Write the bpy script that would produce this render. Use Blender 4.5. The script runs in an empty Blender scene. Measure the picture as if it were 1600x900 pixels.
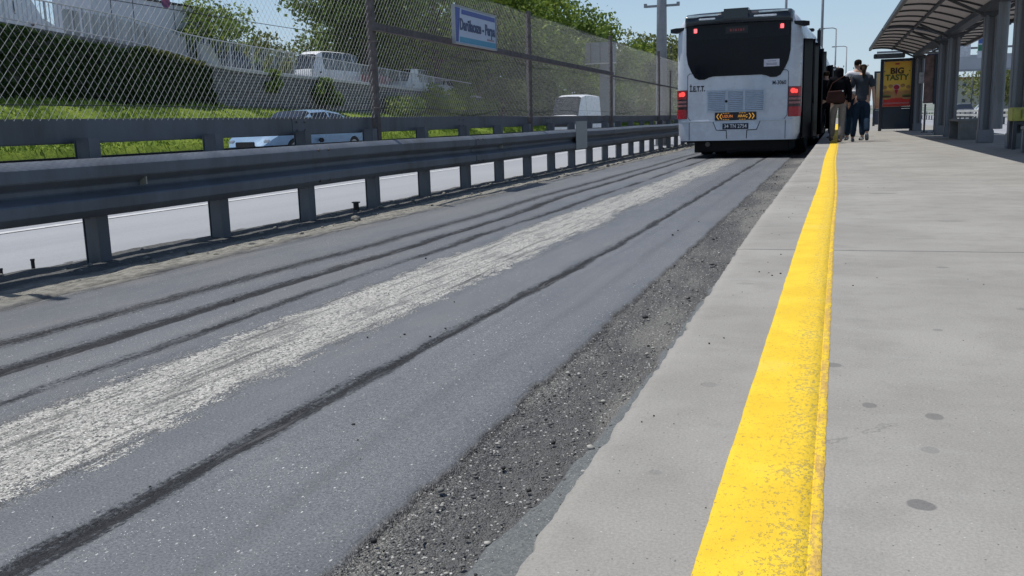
import bpy, bmesh, math, random
import numpy as np
from mathutils import Vector, Matrix, Quaternion

C = bpy.context.scene.collection
scene = bpy.context.scene
R = math.radians
PI = math.pi
random.seed(7)
RNG = np.random.default_rng(11)

# ------------------------------------------------------------------ camera
cam_d = bpy.data.cameras.new("camera")
cam = bpy.data.objects.new("camera", cam_d)
C.objects.link(cam)
cam_d.sensor_width = 36.0
cam_d.lens = 1437.33 / 1600.0 * 36.0
cam_d.clip_start = 0.05
cam_d.clip_end = 6000.0
right = Vector((0.94366855, 0.32978025, -0.02710436))
up = Vector((-0.03304587, 0.17542996, 0.98393714))
fwd = Vector((-0.32923796, 0.92761485, -0.17644561))
mw = Matrix.Identity(4)
for i in range(3):
    mw[i][0] = right[i]; mw[i][1] = up[i]; mw[i][2] = -fwd[i]
mw[0][3] = 0.0; mw[1][3] = 0.0; mw[2][3] = 0.6
cam.matrix_world = mw
scene.camera = cam

# ------------------------------------------------------------------ world, sun, exposure
SUN_EL = 72.5          # degrees above the horizon
SUN_AZ = -93.0         # compass style: 0 = +Y, positive towards +X
world = bpy.data.worlds.new("World")
scene.world = world
world.use_nodes = True
nt = world.node_tree
for n in list(nt.nodes): nt.nodes.remove(n)
wo = nt.nodes.new("ShaderNodeOutputWorld")
bg = nt.nodes.new("ShaderNodeBackground")
sky = nt.nodes.new("ShaderNodeTexSky")
sky.sky_type = 'NISHITA'
sky.sun_disc = False
sky.sun_elevation = R(SUN_EL)
sky.sun_rotation = R(SUN_AZ)
sky.altitude = 50
sky.air_density = 1.0
sky.dust_density = 0.7
sky.ozone_density = 2.0
bg.inputs["Strength"].default_value = 0.105
# pale summer haze low in the sky, part of the sky itself
tcw = nt.nodes.new("ShaderNodeTexCoord"); sepw = nt.nodes.new("ShaderNodeSeparateXYZ"); nt.links.new(tcw.outputs["Generated"], sepw.inputs[0])
mrw = nt.nodes.new("ShaderNodeMapRange"); mrw.interpolation_type = 'SMOOTHSTEP'
mrw.inputs[1].default_value = -0.02; mrw.inputs[2].default_value = 0.42; mrw.inputs[3].default_value = 0.92; mrw.inputs[4].default_value = 0.0
nt.links.new(sepw.outputs[2], mrw.inputs[0])
mrc = nt.nodes.new("ShaderNodeMapRange"); mrc.inputs[1].default_value = 0.0; mrc.inputs[2].default_value = 0.20
nt.links.new(sepw.outputs[2], mrc.inputs[0])
hz = nt.nodes.new("ShaderNodeMix"); hz.data_type = 'RGBA'; hz.inputs[6].default_value = (5.5, 6.6, 7.4, 1); hz.inputs[7].default_value = (3.4, 5.4, 7.5, 1)
nt.links.new(mrc.outputs[0], hz.inputs[0])
mxw = nt.nodes.new("ShaderNodeMix"); mxw.data_type = 'RGBA'
nt.links.new(mrw.outputs[0], mxw.inputs[0]); nt.links.new(sky.outputs[0], mxw.inputs[6]); nt.links.new(hz.outputs[2], mxw.inputs[7])
nt.links.new(mxw.outputs[2], bg.inputs[0])
nt.links.new(bg.outputs[0], wo.inputs[0])

sun_d = bpy.data.lights.new("sun", 'SUN')
sun_d.energy = 4.2
sun_d.angle = R(0.55)
sun_d.color = (1.0, 0.965, 0.91)
sun = bpy.data.objects.new("sun", sun_d)
C.objects.link(sun)
sdir = Vector((math.sin(R(SUN_AZ)) * math.cos(R(SUN_EL)), math.cos(R(SUN_AZ)) * math.cos(R(SUN_EL)), math.sin(R(SUN_EL))))
sun.rotation_euler = sdir.to_track_quat('Z', 'Y').to_euler()
sun.location = sdir * 50

scene.view_settings.view_transform = 'Standard'
scene.view_settings.look = 'None'
scene.view_settings.gamma = 1.0
scene.view_settings.use_curve_mapping = False
scene.view_settings.exposure = 0.0
scene.cycles.use_denoising = True
scene.cycles.max_bounces = 8
scene.cycles.transparent_max_bounces = 12
scene.render.film_transparent = False

# ------------------------------------------------------------------ material helpers
class NT:
    def __init__(s, name):
        s.m = bpy.data.materials.new(name); s.m.use_nodes = True
        s.t = s.m.node_tree
        s.b = s.t.nodes["Principled BSDF"]
        s.out = s.t.nodes["Material Output"]
    def n(s, typ, **kw):
        x = s.t.nodes.new(typ)
        for k, v in kw.items(): setattr(x, k, v)
        return x
    def l(s, a, b): s.t.links.new(a, b)
    def setin(s, node, key, v):
        if isinstance(v, (int, float)): node.inputs[key].default_value = v
        elif isinstance(v, tuple): node.inputs[key].default_value = v if len(v) == 4 or node.inputs[key].type != 'RGBA' else (*v, 1)
        else: s.l(v, node.inputs[key])
    def math(s, op, a, b=0.0, c=None, clamp=False):
        x = s.n("ShaderNodeMath", operation=op, use_clamp=clamp)
        s.setin(x, 0, a); s.setin(x, 1, b)
        if c is not None: s.setin(x, 2, c)
        return x.outputs[0]
    def mix(s, f, a, b):
        x = s.n("ShaderNodeMix", data_type='RGBA')
        s.setin(x, 0, f)
        for k, v in ((6, a), (7, b)):
            if isinstance(v, tuple): x.inputs[k].default_value = (*v[:3], 1)
            else: s.l(v, x.inputs[k])
        return x.outputs[2]
    def mul(s, a, b):
        x = s.n("ShaderNodeMix", data_type='RGBA', blend_type='MULTIPLY'); x.inputs[0].default_value = 1
        for k, v in ((6, a), (7, b)):
            if isinstance(v, tuple): x.inputs[k].default_value = (*v[:3], 1)
            else: s.l(v, x.inputs[k])
        return x.outputs[2]
    def coord(s, scale=(1, 1, 1), out="Object"):
        tc = s.n("ShaderNodeTexCoord"); mp = s.n("ShaderNodeMapping")
        mp.inputs["Scale"].default_value = scale
        s.l(tc.outputs[out], mp.inputs[0]); return mp.outputs[0]
    def noise(s, scale, detail=4, rough=0.55, vec=None, dist=0.0):
        x = s.n("ShaderNodeTexNoise"); x.inputs["Scale"].default_value = scale
        x.inputs["Detail"].default_value = detail; x.inputs["Roughness"].default_value = rough
        x.inputs["Distortion"].default_value = dist
        if vec is not None: s.l(vec, x.inputs["Vector"])
        return x.outputs["Fac"]
    def vor(s, scale, vec=None, feature='F1', rnd=1.0):
        x = s.n("ShaderNodeTexVoronoi"); x.feature = feature; x.inputs["Scale"].default_value = scale
        x.inputs["Randomness"].default_value = rnd
        if vec is not None: s.l(vec, x.inputs["Vector"])
        return x
    def ramp(s, v, lo, hi, a=0.0, b=1.0, smooth=True):
        x = s.n("ShaderNodeMapRange"); x.interpolation_type = 'SMOOTHSTEP' if smooth else 'LINEAR'
        s.setin(x, 0, v)
        x.inputs[1].default_value = lo; x.inputs[2].default_value = hi
        x.inputs[3].default_value = a; x.inputs[4].default_value = b
        return x.outputs[0]
    def attr(s, name):
        x = s.n("ShaderNodeAttribute"); x.attribute_name = name; return x.outputs["Fac"]
    def bump(s, h, dist=0.01, strength=1.0, prev=None):
        x = s.n("ShaderNodeBump"); x.inputs["Distance"].default_value = dist; x.inputs["Strength"].default_value = strength
        s.l(h, x.inputs["Height"])
        if prev is not None: s.l(prev, x.inputs["Normal"])
        s.l(x.outputs[0], s.b.inputs["Normal"]); return x.outputs[0]
    def fin(s, col=None, rough=None, metal=None, spec=None):
        if col is not None:
            if isinstance(col, tuple): s.b.inputs["Base Color"].default_value = (*col[:3], 1)
            else: s.l(col, s.b.inputs["Base Color"])
        if rough is not None: s.setin(s.b, "Roughness", rough)
        if metal is not None: s.setin(s.b, "Metallic", metal)
        if spec is not None: s.setin(s.b, "Specular IOR Level", spec)
        return s.m

_mc = {}
def mat(name, col, rough=0.6, metal=0.0, var=0.15, scale=8.0, bump=0.0, spec=0.5, dirt=None, emit=None, estr=1.0, stretch=(1, 1, 1)):
    """general surface: base colour with noise variation, optional dirt colour, bump"""
    if name in _mc: return _mc[name]
    n = NT(name)
    v = n.coord(stretch)
    f = n.noise(scale, 5, 0.6, v)
    dk = tuple(c * (1 - var) for c in col); lt = tuple(min(1, c * (1 + var)) for c in col)
    c = n.mix(n.ramp(f, 0.3, 0.7), dk, lt)
    if dirt:
        g = n.noise(scale * 0.35, 6, 0.65, v)
        c = n.mix(n.ramp(g, 0.5, 0.72), c, dirt)
    n.fin(c, n.ramp(f, 0.2, 0.8, max(0.02, rough - 0.07), min(1, rough + 0.07)), metal, spec)
    if bump: n.bump(n.noise(scale * 6, 3, 0.6, v), bump)
    if emit:
        n.b.inputs["Emission Color"].default_value = (*emit, 1); n.b.inputs["Emission Strength"].default_value = estr
    _mc[name] = n.m
    return n.m

# ------------------------------------------------------------------ object helpers
def tag(o, label=None, cat=None, group=None, kind=None):
    if label: o["label"] = label
    if cat: o["category"] = cat
    if group: o["group"] = group
    if kind: o["kind"] = kind
    return o

def empty(name, loc=(0, 0, 0), rz=0.0, label=None, cat=None, group=None):
    o = bpy.data.objects.new(name, None); C.objects.link(o)
    o.empty_display_size = 0.1
    o.location = loc; o.rotation_euler = (0, 0, rz)
    return tag(o, label, cat, group)

def link_mesh(name, me, material, parent=None, rel=True, smooth=False):
    """links mesh (coordinates in world space when rel) as child of parent"""
    if rel and parent is not None:
        off = Vector(parent.location)
        p = parent.parent
        while p is not None: off += Vector(p.location); p = p.parent
        me.transform(Matrix.Translation(-off))
    o = bpy.data.objects.new(name, me); C.objects.link(o)
    if material is not None:
        for m_ in (material if isinstance(material, (list, tuple)) else [material]): me.materials.append(m_)
    if parent is not None: o.parent = parent
    if smooth:
        for p in me.polygons: p.use_smooth = True
    return o

class MB:
    """collects shapes into one mesh"""
    def __init__(s): s.bm = bmesh.new()
    def box(s, c, size, rot=None, bev=0.0, mi=0):
        r = bmesh.ops.create_cube(s.bm, size=1.0)
        vs = r["verts"]
        M = Matrix.Translation(c)
        if rot is not None: M = M @ (rot if isinstance(rot, Matrix) else Matrix.Rotation(rot, 4, 'Z'))
        M = M @ Matrix.Diagonal((*size, 1))
        bmesh.ops.transform(s.bm, matrix=M, verts=vs)
        if bev > 0:
            es = list({e for v in vs for e in v.link_edges})
            bmesh.ops.bevel(s.bm, geom=es, offset=bev, segments=2, affect='EDGES', clamp_overlap=True)
        elif mi:
            for f in {f for v in vs for f in v.link_faces}: f.material_index = mi
        return s
    def bar(s, a, b, w, h=None, upv=(0, 0, 1), ext=0.0):
        """rectangular bar from a to b"""
        a = Vector(a); b = Vector(b); d = b - a; L = d.length
        if L < 1e-6: return s
        z = d.normalized(); u = Vector(upv)
        x = u.cross(z)
        if x.length < 1e-3: x = Vector((1, 0, 0)).cross(z)
        x.normalize(); y = z.cross(x)
        M = Matrix(((x.x, y.x, z.x, 0), (x.y, y.y, z.y, 0), (x.z, y.z, z.z, 0), (0, 0, 0, 1)))
        return s.box((a + b) / 2, (w, h or w, L + ext), M)
    def tube(s, pts, r, n=8, cap=True):
        """round tube along pts; r a number or list"""
        pts = [Vector(p) for p in pts]; rs = r if isinstance(r, (list, tuple)) else [r] * len(pts)
        rings = []; prev = None
        for i, p in enumerate(pts):
            t = (pts[min(i + 1, len(pts) - 1)] - pts[max(i - 1, 0)]).normalized()
            if prev is None:
                x = t.cross(Vector((0, 0, 1)))
                if x.length < 1e-3: x = t.cross(Vector((0, 1, 0)))
            else: x = prev - t * prev.dot(t)
            x.normalize(); prev = x; y = t.cross(x)
            rings.append([s.bm.verts.new(p + (x * math.cos(2 * PI * k / n) + y * math.sin(2 * PI * k / n)) * rs[i]) for k in range(n)])
        for a, b in zip(rings, rings[1:]):
            for k in range(n): s.bm.faces.new((a[k], a[(k + 1) % n], b[(k + 1) % n], b[k]))
        if cap:
            try: s.bm.faces.new(rings[0][::-1]); s.bm.faces.new(rings[-1])
            except Exception: pass
        return s
    def extrude(s, poly, d, M=None):
        """polygon [(u,v)] in local XZ plane, extruded along +Y by d, transformed by M"""
        M = M or Matrix.Identity(4)
        a = [s.bm.verts.new(M @ Vector((u, 0, v))) for u, v in poly]
        b = [s.bm.verts.new(M @ Vector((u, d, v))) for u, v in poly]
        k = len(poly)
        s.bm.faces.new(a); s.bm.faces.new(b[::-1])
        for i in range(k): s.bm.faces.new((a[(i + 1) % k], a[i], b[i], b[(i + 1) % k]))
        return s
    def loft(s, secs, cap=True, closed=True):
        rings = [[s.bm.verts.new(p) for p in sec] for sec in secs]
        n = len(rings[0])
        for a, b in zip(rings, rings[1:]):
            for k in range(n if closed else n - 1):
                s.bm.faces.new((a[k], a[(k + 1) % n], b[(k + 1) % n], b[k]))
        if cap and closed:
            s.bm.faces.new(rings[0][::-1]); s.bm.faces.new(rings[-1])
        return s
    def face(s, pts):
        s.bm.faces.new([s.bm.verts.new(p) for p in pts]); return s
    def build(s, name, material, parent=None, rel=True, smooth=False, bevel=0.0, recalc=True):
        if recalc: bmesh.ops.recalc_face_normals(s.bm, faces=s.bm.faces)
        me = bpy.data.meshes.new(name); s.bm.to_mesh(me); s.bm.free()
        o = link_mesh(name, me, material, parent, rel, smooth)
        if bevel:
            md = o.modifiers.new("bevel", 'BEVEL'); md.width = bevel; md.segments = 2; md.limit_method = 'ANGLE'
        return o

def np_mesh(name, V, F):
    """fast mesh from numpy verts (n,3) and quad/tri faces (m,k)"""
    me = bpy.data.meshes.new(name)
    k = F.shape[1]
    me.vertices.add(len(V)); me.vertices.foreach_set("co", np.ascontiguousarray(V, dtype=np.float32).ravel())
    me.loops.add(F.size); me.loops.foreach_set("vertex_index", F.astype(np.int32).ravel())
    me.polygons.add(len(F)); me.polygons.foreach_set("loop_start", np.arange(0, F.size, k, dtype=np.int32))
    me.polygons.foreach_set("loop_total", np.full(len(F), k, dtype=np.int32))
    me.update(calc_edges=True)
    return me

def grid_mesh(name, X, Y, Z):
    """X,Y,Z arrays (ny,nx)"""
    ny, nx = X.shape
    V = np.stack([X, Y, Z], -1).reshape(-1, 3)
    i = np.arange(ny * nx).reshape(ny, nx)
    F = np.stack([i[:-1, :-1], i[:-1, 1:], i[1:, 1:], i[1:, :-1]], -1).reshape(-1, 4)
    return np_mesh(name, V, F)

def text_mesh(name, body, size, M, material, parent, depth=0.002, xscale=1.0, align='CENTER', rel=True, bold=0.0):
    cu = bpy.data.curves.new(name, 'FONT'); cu.body = body; cu.size = size
    cu.align_x = align; cu.align_y = 'CENTER'; cu.extrude = depth; cu.offset = bold
    cu.resolution_u = 3
    o = bpy.data.objects.new(name, cu); C.objects.link(o)
    dg = bpy.context.evaluated_depsgraph_get()
    me = bpy.data.meshes.new_from_object(o.evaluated_get(dg))
    bpy.data.objects.remove(o)
    me.materials.clear()
    me.transform(M @ Matrix.Diagonal((xscale, 1, 1, 1)))
    return link_mesh(name, me, material, parent, rel)

def vnoise(x, y, seed=0):
    """smooth value noise in -1..1 (numpy)"""
    xi = np.floor(x).astype(np.int64); yi = np.floor(y).astype(np.int64)
    xf = x - xi; yf = y - yi
    def h(a, b):
        n = (a * 374761393 + b * 668265263 + seed * 1442695041) & 0xffffffff
        n = ((n ^ (n >> 13)) * 1274126177) & 0xffffffff
        return ((n ^ (n >> 16)) & 0xffff) / 32767.5 - 1
    u = xf * xf * (3 - 2 * xf); v = yf * yf * (3 - 2 * yf)
    return (h(xi, yi) * (1 - u) + h(xi + 1, yi) * u) * (1 - v) + (h(xi, yi + 1) * (1 - u) + h(xi + 1, yi + 1) * u) * v
def fbm(x, y, seed=0, oct=4):
    s = 0; a = 1.0
    for o in range(oct): s = s + a * vnoise(x * 2 ** o, y * 2 ** o, seed + o); a *= 0.5
    return s
def sstep(x, a, b):
    t = np.clip((x - a) / (b - a), 0, 1); return t * t * (3 - 2 * t)

# ================================================================== GROUND
ROADZ = -0.27

def ysteps(y0, y1, d0, g):
    ys = [y0]
    while ys[-1] < y1: ys.append(ys[-1] + max(d0, g * ys[-1]))
    return np.array(ys)

# ---- terrain sheet to the horizon
n = NT("far_ground")
f = n.noise(0.05, 5)
n.fin(n.mix(n.ramp(f, .35, .65), (.09, .11, .05), (.17, .16, .12)), .95)
o = link_mesh("ground", grid_mesh("ground", *np.broadcast_arrays(np.linspace(-3500, 3500, 8)[None, :], np.linspace(-600, 5000, 8)[:, None], np.array([[ROADZ - .6]]))), n.m)
tag(o, kind="structure")

# ---- bus lane: displaced grid with ruts, milled strip and loose shoulder
xs = np.concatenate([np.arange(-4.97, -4.0, .03), np.arange(-4.0, -.52, .0115), [-.50, -.40, -.30]])
ys = ysteps(.35, 150, .012, .0075)
X, Y = np.meshgrid(xs, ys)
wob = .035 * vnoise(Y * .45, Y * 0 + 3.3, 5) + .012 * vnoise(Y * 2.1, Y * 0, 9)
fade = 1 / (1 + (Y / 40) ** 2)
def band(c, w, soft): return np.exp(-np.abs((X - c - wob) / w) ** soft)
hf = fbm(X * 30, Y * 12, 21, 3)
g1c = -1.53 + .03 * np.exp(-Y / 3) * -1.6 + .08 * sstep(Y, 2, 7) + .01 * vnoise(Y * 3, Y * 0, 3)
g1 = np.exp(-np.abs((X - g1c) / (.041 + .012 * vnoise(Y * 2.2, Y * 0, 8) + .006 * vnoise(Y * 9, Y * 0, 18))) ** 1.7) * (.86 + .2 * vnoise(Y * 1.4, Y * 0, 19))
g2c = -2.62 + wob * 1.3 - .08 * np.exp(-Y / 2.0)
g2 = np.exp(-np.abs((X - g2c) / .055) ** 1.7) * (.65 + .35 * vnoise(Y * 1.2, Y * 0, 14))
g3c = -2.90 + wob * 1.2 - .12 * np.exp(-(Y - 2.2) / 1.6) - .14 * sstep(Y, 7, 11)
g3 = np.exp(-np.abs((X - g3c) / (.062 + .012 * vnoise(Y * 1.7, Y * 0, 28))) ** 1.7)
g4c = -3.22 + wob - .18 * np.exp(-(Y - 2.6) / 1.8) - .1 * sstep(Y, 7, 11)
g4 = np.exp(-np.abs((X - g4c) / .085) ** 1.6) * .68
faint = np.exp(-np.abs((X + 1.18 + wob) / .035) ** 2) * .32
groove = np.clip(g1 + g2 + g3 + g4, 0, 1)
ml = -1.90 + .05 * vnoise(Y * 1.3, Y * 0, 31) + .05 * hf
mh = -2.50 + .04 * vnoise(Y * 1.1, Y * 0, 32) + .04 * hf
milled = sstep(X, mh - .10, mh + .16) * (1 - sstep(X, ml - .14, ml + .20)) * (1 - .22 * sstep(Y, 5, 12)) * (1 - .6 * sstep(Y, 14, 30))
ge = -.93 + .010 * fbm(Y * 3.5, Y * 0, 41, 4) + .010 * hf
gravel = sstep(X, ge - .008, ge + .008)
tar = sstep(X, -.56, -.52) * (1 - sstep(X, -.43, -.41) * 0)
tar = sstep(X + .012 * fbm(Y * 5, Y * 0 + 7, 44, 3) - .10 * sstep(Y, 1.0, 2.6) + .03 * sstep(Y, 6, 12), -.705, -.695)
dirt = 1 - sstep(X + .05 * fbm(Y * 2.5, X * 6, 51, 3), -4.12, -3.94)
Z = np.full_like(X, ROADZ)
Z += .006 * vnoise(X * .8, Y * .35, 60) * fade
Z -= .010 * g1 + .007 * g2 + .012 * g3 + .004 * g4
# little shoved-up lips beside the ruts
Z += .004 * np.exp(-np.abs((X - g1c - .085) / .03) ** 2) + .004 * np.exp(-np.abs((X - g3c - .08) / .03) ** 2) + .002 * np.exp(-np.abs((X - g2c - .06) / .03) ** 2)
Z += groove * .005 * hf
Z += milled * (-.003 + .0022 * fbm(X * 50, Y * 3, 71, 3) + .0012 * fbm(X * 60, Y * 30, 73, 3))
Z += gravel * (1 - tar) * (-.017 + .0045 * fbm(X * 60, Y * 60, 81, 3)) + tar * (-.006 + .002 * hf)
Z += dirt * (.012 + .008 * fbm(X * 9, Y * 4, 91, 4))
crack = np.exp(-np.abs((X + 4.06 + .04 * fbm(Y * 1.7, Y * 0, 92, 4)) / .012) ** 2) + np.exp(-np.abs((X + 4.0 + .03 * fbm(Y * 2.7, Y * 0, 93, 4)) / .01) ** 2)
Z -= crack * .012
me = grid_mesh("bus_lane", X, Y, Z)
for nm, a in (("groove", groove), ("milled", milled), ("gravel", gravel * (1 - tar)), ("tar", tar), ("dirt", dirt), ("faint", faint), ("crack", np.clip(crack, 0, 1)), ("posx", X), ("step_shade", np.exp(-np.abs((X - ge - .004) / .008) ** 2))):
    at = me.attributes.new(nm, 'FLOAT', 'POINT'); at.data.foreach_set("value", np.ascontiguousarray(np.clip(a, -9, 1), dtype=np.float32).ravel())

n = NT("worn_asphalt")
v = n.coord(); vs = n.coord((1, .32, 1)); vl = n.coord((1, .12, 1))
big = n.noise(.9, 5, .6, vl); mid = n.noise(7, 5, .6, vs); fine = n.noise(150, 3, .7, v); grain = n.noise(420, 2, .6, v)
base = n.mix(n.ramp(big, .3, .7), (.094, .104, .118), (.134, .140, .149))
base = n.mix(n.ramp(mid, .35, .7, 0, .4), base, (.158, .163, .168))
base = n.mix(n.ramp(n.noise(3.2, 4, .65, n.coord((1, .04, 1))), .46, .66, 0, .45), base, (.066, .073, .083))
base = n.mul(base, n.mix(n.ramp(fine, .25, .75), (.62, .62, .63), (1.35, 1.35, 1.34)))
# pale aggregate chips, elongated
ch = n.vor(85, n.coord((1, .62, 1))); chc = n.n("ShaderNodeSeparateColor"); n.l(ch.outputs["Color"], chc.inputs[0])
chip = n.math('MULTIPLY', n.ramp(ch.outputs["Distance"], .18, .32, 1, 0), n.ramp(chc.outputs[0], .90, .92))
ch2 = n.vor(170, v); chc2 = n.n("ShaderNodeSeparateColor"); n.l(ch2.outputs["Color"], chc2.inputs[0])
chip2 = n.math('MULTIPLY', n.ramp(ch2.outputs["Distance"], .2, .34, 1, 0), n.ramp(chc2.outputs[1], .86, .88))
ch3 = n.vor(310, v); chc3 = n.n("ShaderNodeSeparateColor"); n.l(ch3.outputs["Color"], chc3.inputs[0])
chip3 = n.math('MULTIPLY', n.ramp(ch3.outputs["Distance"], .25, .4, .7, 0), n.ramp(chc3.outputs[2], .80, .84))
chips = n.math('MAXIMUM', n.math('MAXIMUM', n.math('MULTIPLY', chip, n.ramp(chc.outputs[1], .2, .9, .35, 1)), chip2), chip3)
pits = n.math('MULTIPLY', n.ramp(ch2.outputs["Distance"], .2, .36, .75, 0), n.ramp(chc2.outputs[2], .86, .89))
base = n.mix(pits, base, (.03, .032, .036))
base = n.mix(n.ramp(n.noise(1.7, 6, .7, n.coord((1, .2, 1))), .50, .68, 0, .35), base, (.165, .158, .148))
chips = n.math('MULTIPLY', chips, n.ramp(n.noise(2.2, 4, .6, vs), .3, .6, .25, 1))
base = n.mix(chips, base, (.62, .62, .60))
fa = n.attr("faint"); base = n.mix(n.math('MULTIPLY', fa, n.ramp(mid, .3, .6)), base, (.06, .062, .068))
# grooves: exposed black coarse mix
gr = n.attr("groove"); coarse = n.noise(70, 4, .75, v)
gst = n.noise(55, 4, .7, n.coord((1, .10, 1)))
grm = n.ramp(n.math('ADD', gr, n.math('ADD', n.math('MULTIPLY', n.math('SUBTRACT', coarse, .5), 1.3), n.math('MULTIPLY', n.math('SUBTRACT', gst, .5), 1.2))), .30, .85)
gcol = n.mix(n.ramp(n.noise(160, 3, .75, v), .40, .74), (.010, .011, .014), (.062, .065, .070))
gmid = n.noise(22, 5, .7, n.coord((1, .22, 1)))
gcol = n.mix(n.ramp(gmid, .42, .60, 0, .75), gcol, (.012, .012, .014))
gcol = n.mix(n.ramp(n.noise(30, 4, .7, n.coord((1, .06, 1))), .55, .66, 0, .7), gcol, (.11, .112, .115))
halo = n.math('MULTIPLY', n.ramp(gr, .02, .5, 0, .55), n.ramp(gmid, .35, .6))
base = n.mix(halo, base, (.050, .052, .058))
base = n.mix(grm, base, gcol)
# milled: pale scraped stone with longitudinal scratches
mi = n.attr("milled")
s1 = n.noise(88, 4, .75, n.coord((1, .62, 1))); s2 = n.noise(30, 5, .75, n.coord((1, .03, 1))); s3 = n.noise(150, 3, .75, n.coord((1, .8, 1)))
mcol = n.mix(n.ramp(s1, .40, .55), (.085, .084, .08), (.44, .43, .39))
mcol = n.mix(n.ramp(n.math('ADD', s2, n.math('MULTIPLY', n.math('SUBTRACT', s3, .5), .35)), .57, .62, 0, .75), mcol, (.10, .098, .092))
mcol = n.mix(n.ramp(s3, .55, .61), mcol, (.70, .69, .64))
patch = n.noise(9, 5, .7, n.coord((1, .25, 1)))
mcol = n.mix(n.ramp(patch, .50, .68, 0, .55), mcol, (.13, .13, .125))
mcol = n.mix(n.ramp(n.math('ADD', n.noise(19, 4, .75, n.coord((1, .05, 1))), n.math('MULTIPLY', n.math('SUBTRACT', s1, .5), .5)), .57, .62, 0, .75), mcol, (.07, .069, .066))
mcol = n.mix(n.ramp(n.noise(130, 3, .75, n.coord((1, .3, 1))), .40, .33), mcol, (.05, .05, .048))
for lx, lw in ((-2.05, .010), (-2.17, .007), (-2.33, .008), (-1.97, .006)):
    dl = n.math('ABSOLUTE', n.math('SUBTRACT', n.math('ADD', n.attr('posx'), n.math('MULTIPLY', n.math('SUBTRACT', n.noise(2.4, 5, .65, n.coord((.0, 1, 0))), .5), .07)), lx))
    mcol = n.mix(n.math('MULTIPLY', n.ramp(dl, lw * .2, lw * 1.6, .8, 0), n.math('MULTIPLY', n.ramp(s1, .42, .55), n.ramp(n.noise(5, 4, .7, vs), .42, .58))), mcol, (.05, .05, .048))
mmask = n.ramp(n.math('ADD', n.math('ADD', mi, n.math('MULTIPLY', n.math('SUBTRACT', s1, .5), 1.3)), n.math('MULTIPLY', n.math('SUBTRACT', s3, .5), 1.5)), .50, .72)
base = n.mix(mmask, base, mcol)
# gravel shoulder
ga = n.attr("gravel")
gv = n.vor(95, v); gvc = n.n("ShaderNodeSeparateColor"); n.l(gv.outputs["Color"], gvc.inputs[0])
gv2 = n.vor(230, v); gvc2 = n.n("ShaderNodeSeparateColor"); n.l(gv2.outputs["Color"], gvc2.inputs[0])
gc = n.mix(n.ramp(gvc2.outputs[0], .1, .95, smooth=False), (.062, .063, .063), (.27, .265, .25))
gc = n.mix(n.ramp(n.math('ADD', n.attr('posx'), n.math('MULTIPLY', n.noise(6, 5, .6, vs), .16)), -.76, -.66, 0, .5), gc, (.225, .22, .205))
gc = n.mul(gc, n.mix(n.ramp(n.noise(2.6, 4, .6, n.coord((1, .3, 1))), .4, .6), (.62, .63, .66), (1.1, 1.1, 1.08)))
gc = n.mix(n.math('MULTIPLY', n.ramp(gvc.outputs[1], .84, .88), n.ramp(gv.outputs["Distance"], .25, .42, 1, 0)), gc, (.62, .61, .58))
base = n.mix(ga, base, gc)
base = n.mix(n.math('MULTIPLY', n.attr('step_shade'), n.ramp(n.noise(60, 3, .7, v), .35, .55, 0, .9)), base, (.022, .023, .026))  # thin shadow of the step, painted along the gravel's left edge
ta = n.attr("tar")
tc_ = n.mix(n.ramp(fine, .3, .75), (.085, .093, .094), (.165, .175, .172))
tc_ = n.mix(chip2, tc_, (.45, .45, .43))
base = n.mix(ta, base, tc_)
shade_edge = n.ramp(n.math('ADD', n.attr('posx'), n.math('MULTIPLY', n.noise(9, 4, .6, vs), .16)), -4.42, -4.28)
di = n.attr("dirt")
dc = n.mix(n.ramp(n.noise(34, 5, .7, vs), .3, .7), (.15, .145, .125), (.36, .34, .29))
dc = n.mix(shade_edge, n.mix(n.ramp(n.noise(40, 4, .7, v), .3, .8), (.05, .052, .055), (.13, .13, .12)), dc)  # barrier's shadow band painted dark into the dirt below the rails
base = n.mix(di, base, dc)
base = n.mix(n.math('MULTIPLY', n.attr("crack"), .9), base, (.025, .025, .025))
rough = n.math('ADD', n.ramp(fine, .3, .7, .50, .72), n.math('MULTIPLY', n.math('ADD', grm, n.math('ADD', ga, di)), .25), clamp=True)
n.fin(base, rough, spec=.45)
h = n.math('MULTIPLY', fine, .35)
h = n.math('ADD', h, n.math('MULTIPLY', n.math('MULTIPLY', coarse, grm), 2.2))
h = n.math('ADD', h, n.math('MULTIPLY', n.math('MULTIPLY', s1, mmask), 1.0))
h = n.math('ADD', h, n.math('MULTIPLY', n.math('MULTIPLY', n.math('SUBTRACT', 1.0, gv2.outputs["Distance"]), ga), 1.3))
h = n.math('ADD', h, n.math('MULTIPLY', n.math('MULTIPLY', n.math('SUBTRACT', 1.0, gv.outputs["Distance"]), ga), 1.1))
h = n.math('ADD', h, n.math('MULTIPLY', chips, .35))
h = n.math('ADD', h, n.math('MULTIPLY', n.math('MULTIPLY', n.noise(34, 5, .7, vs), di), 3.0))
n.bump(h, .006, 1.0)
o = link_mesh("bus_lane", me, n.m, smooth=True); tag(o, kind="structure")

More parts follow.
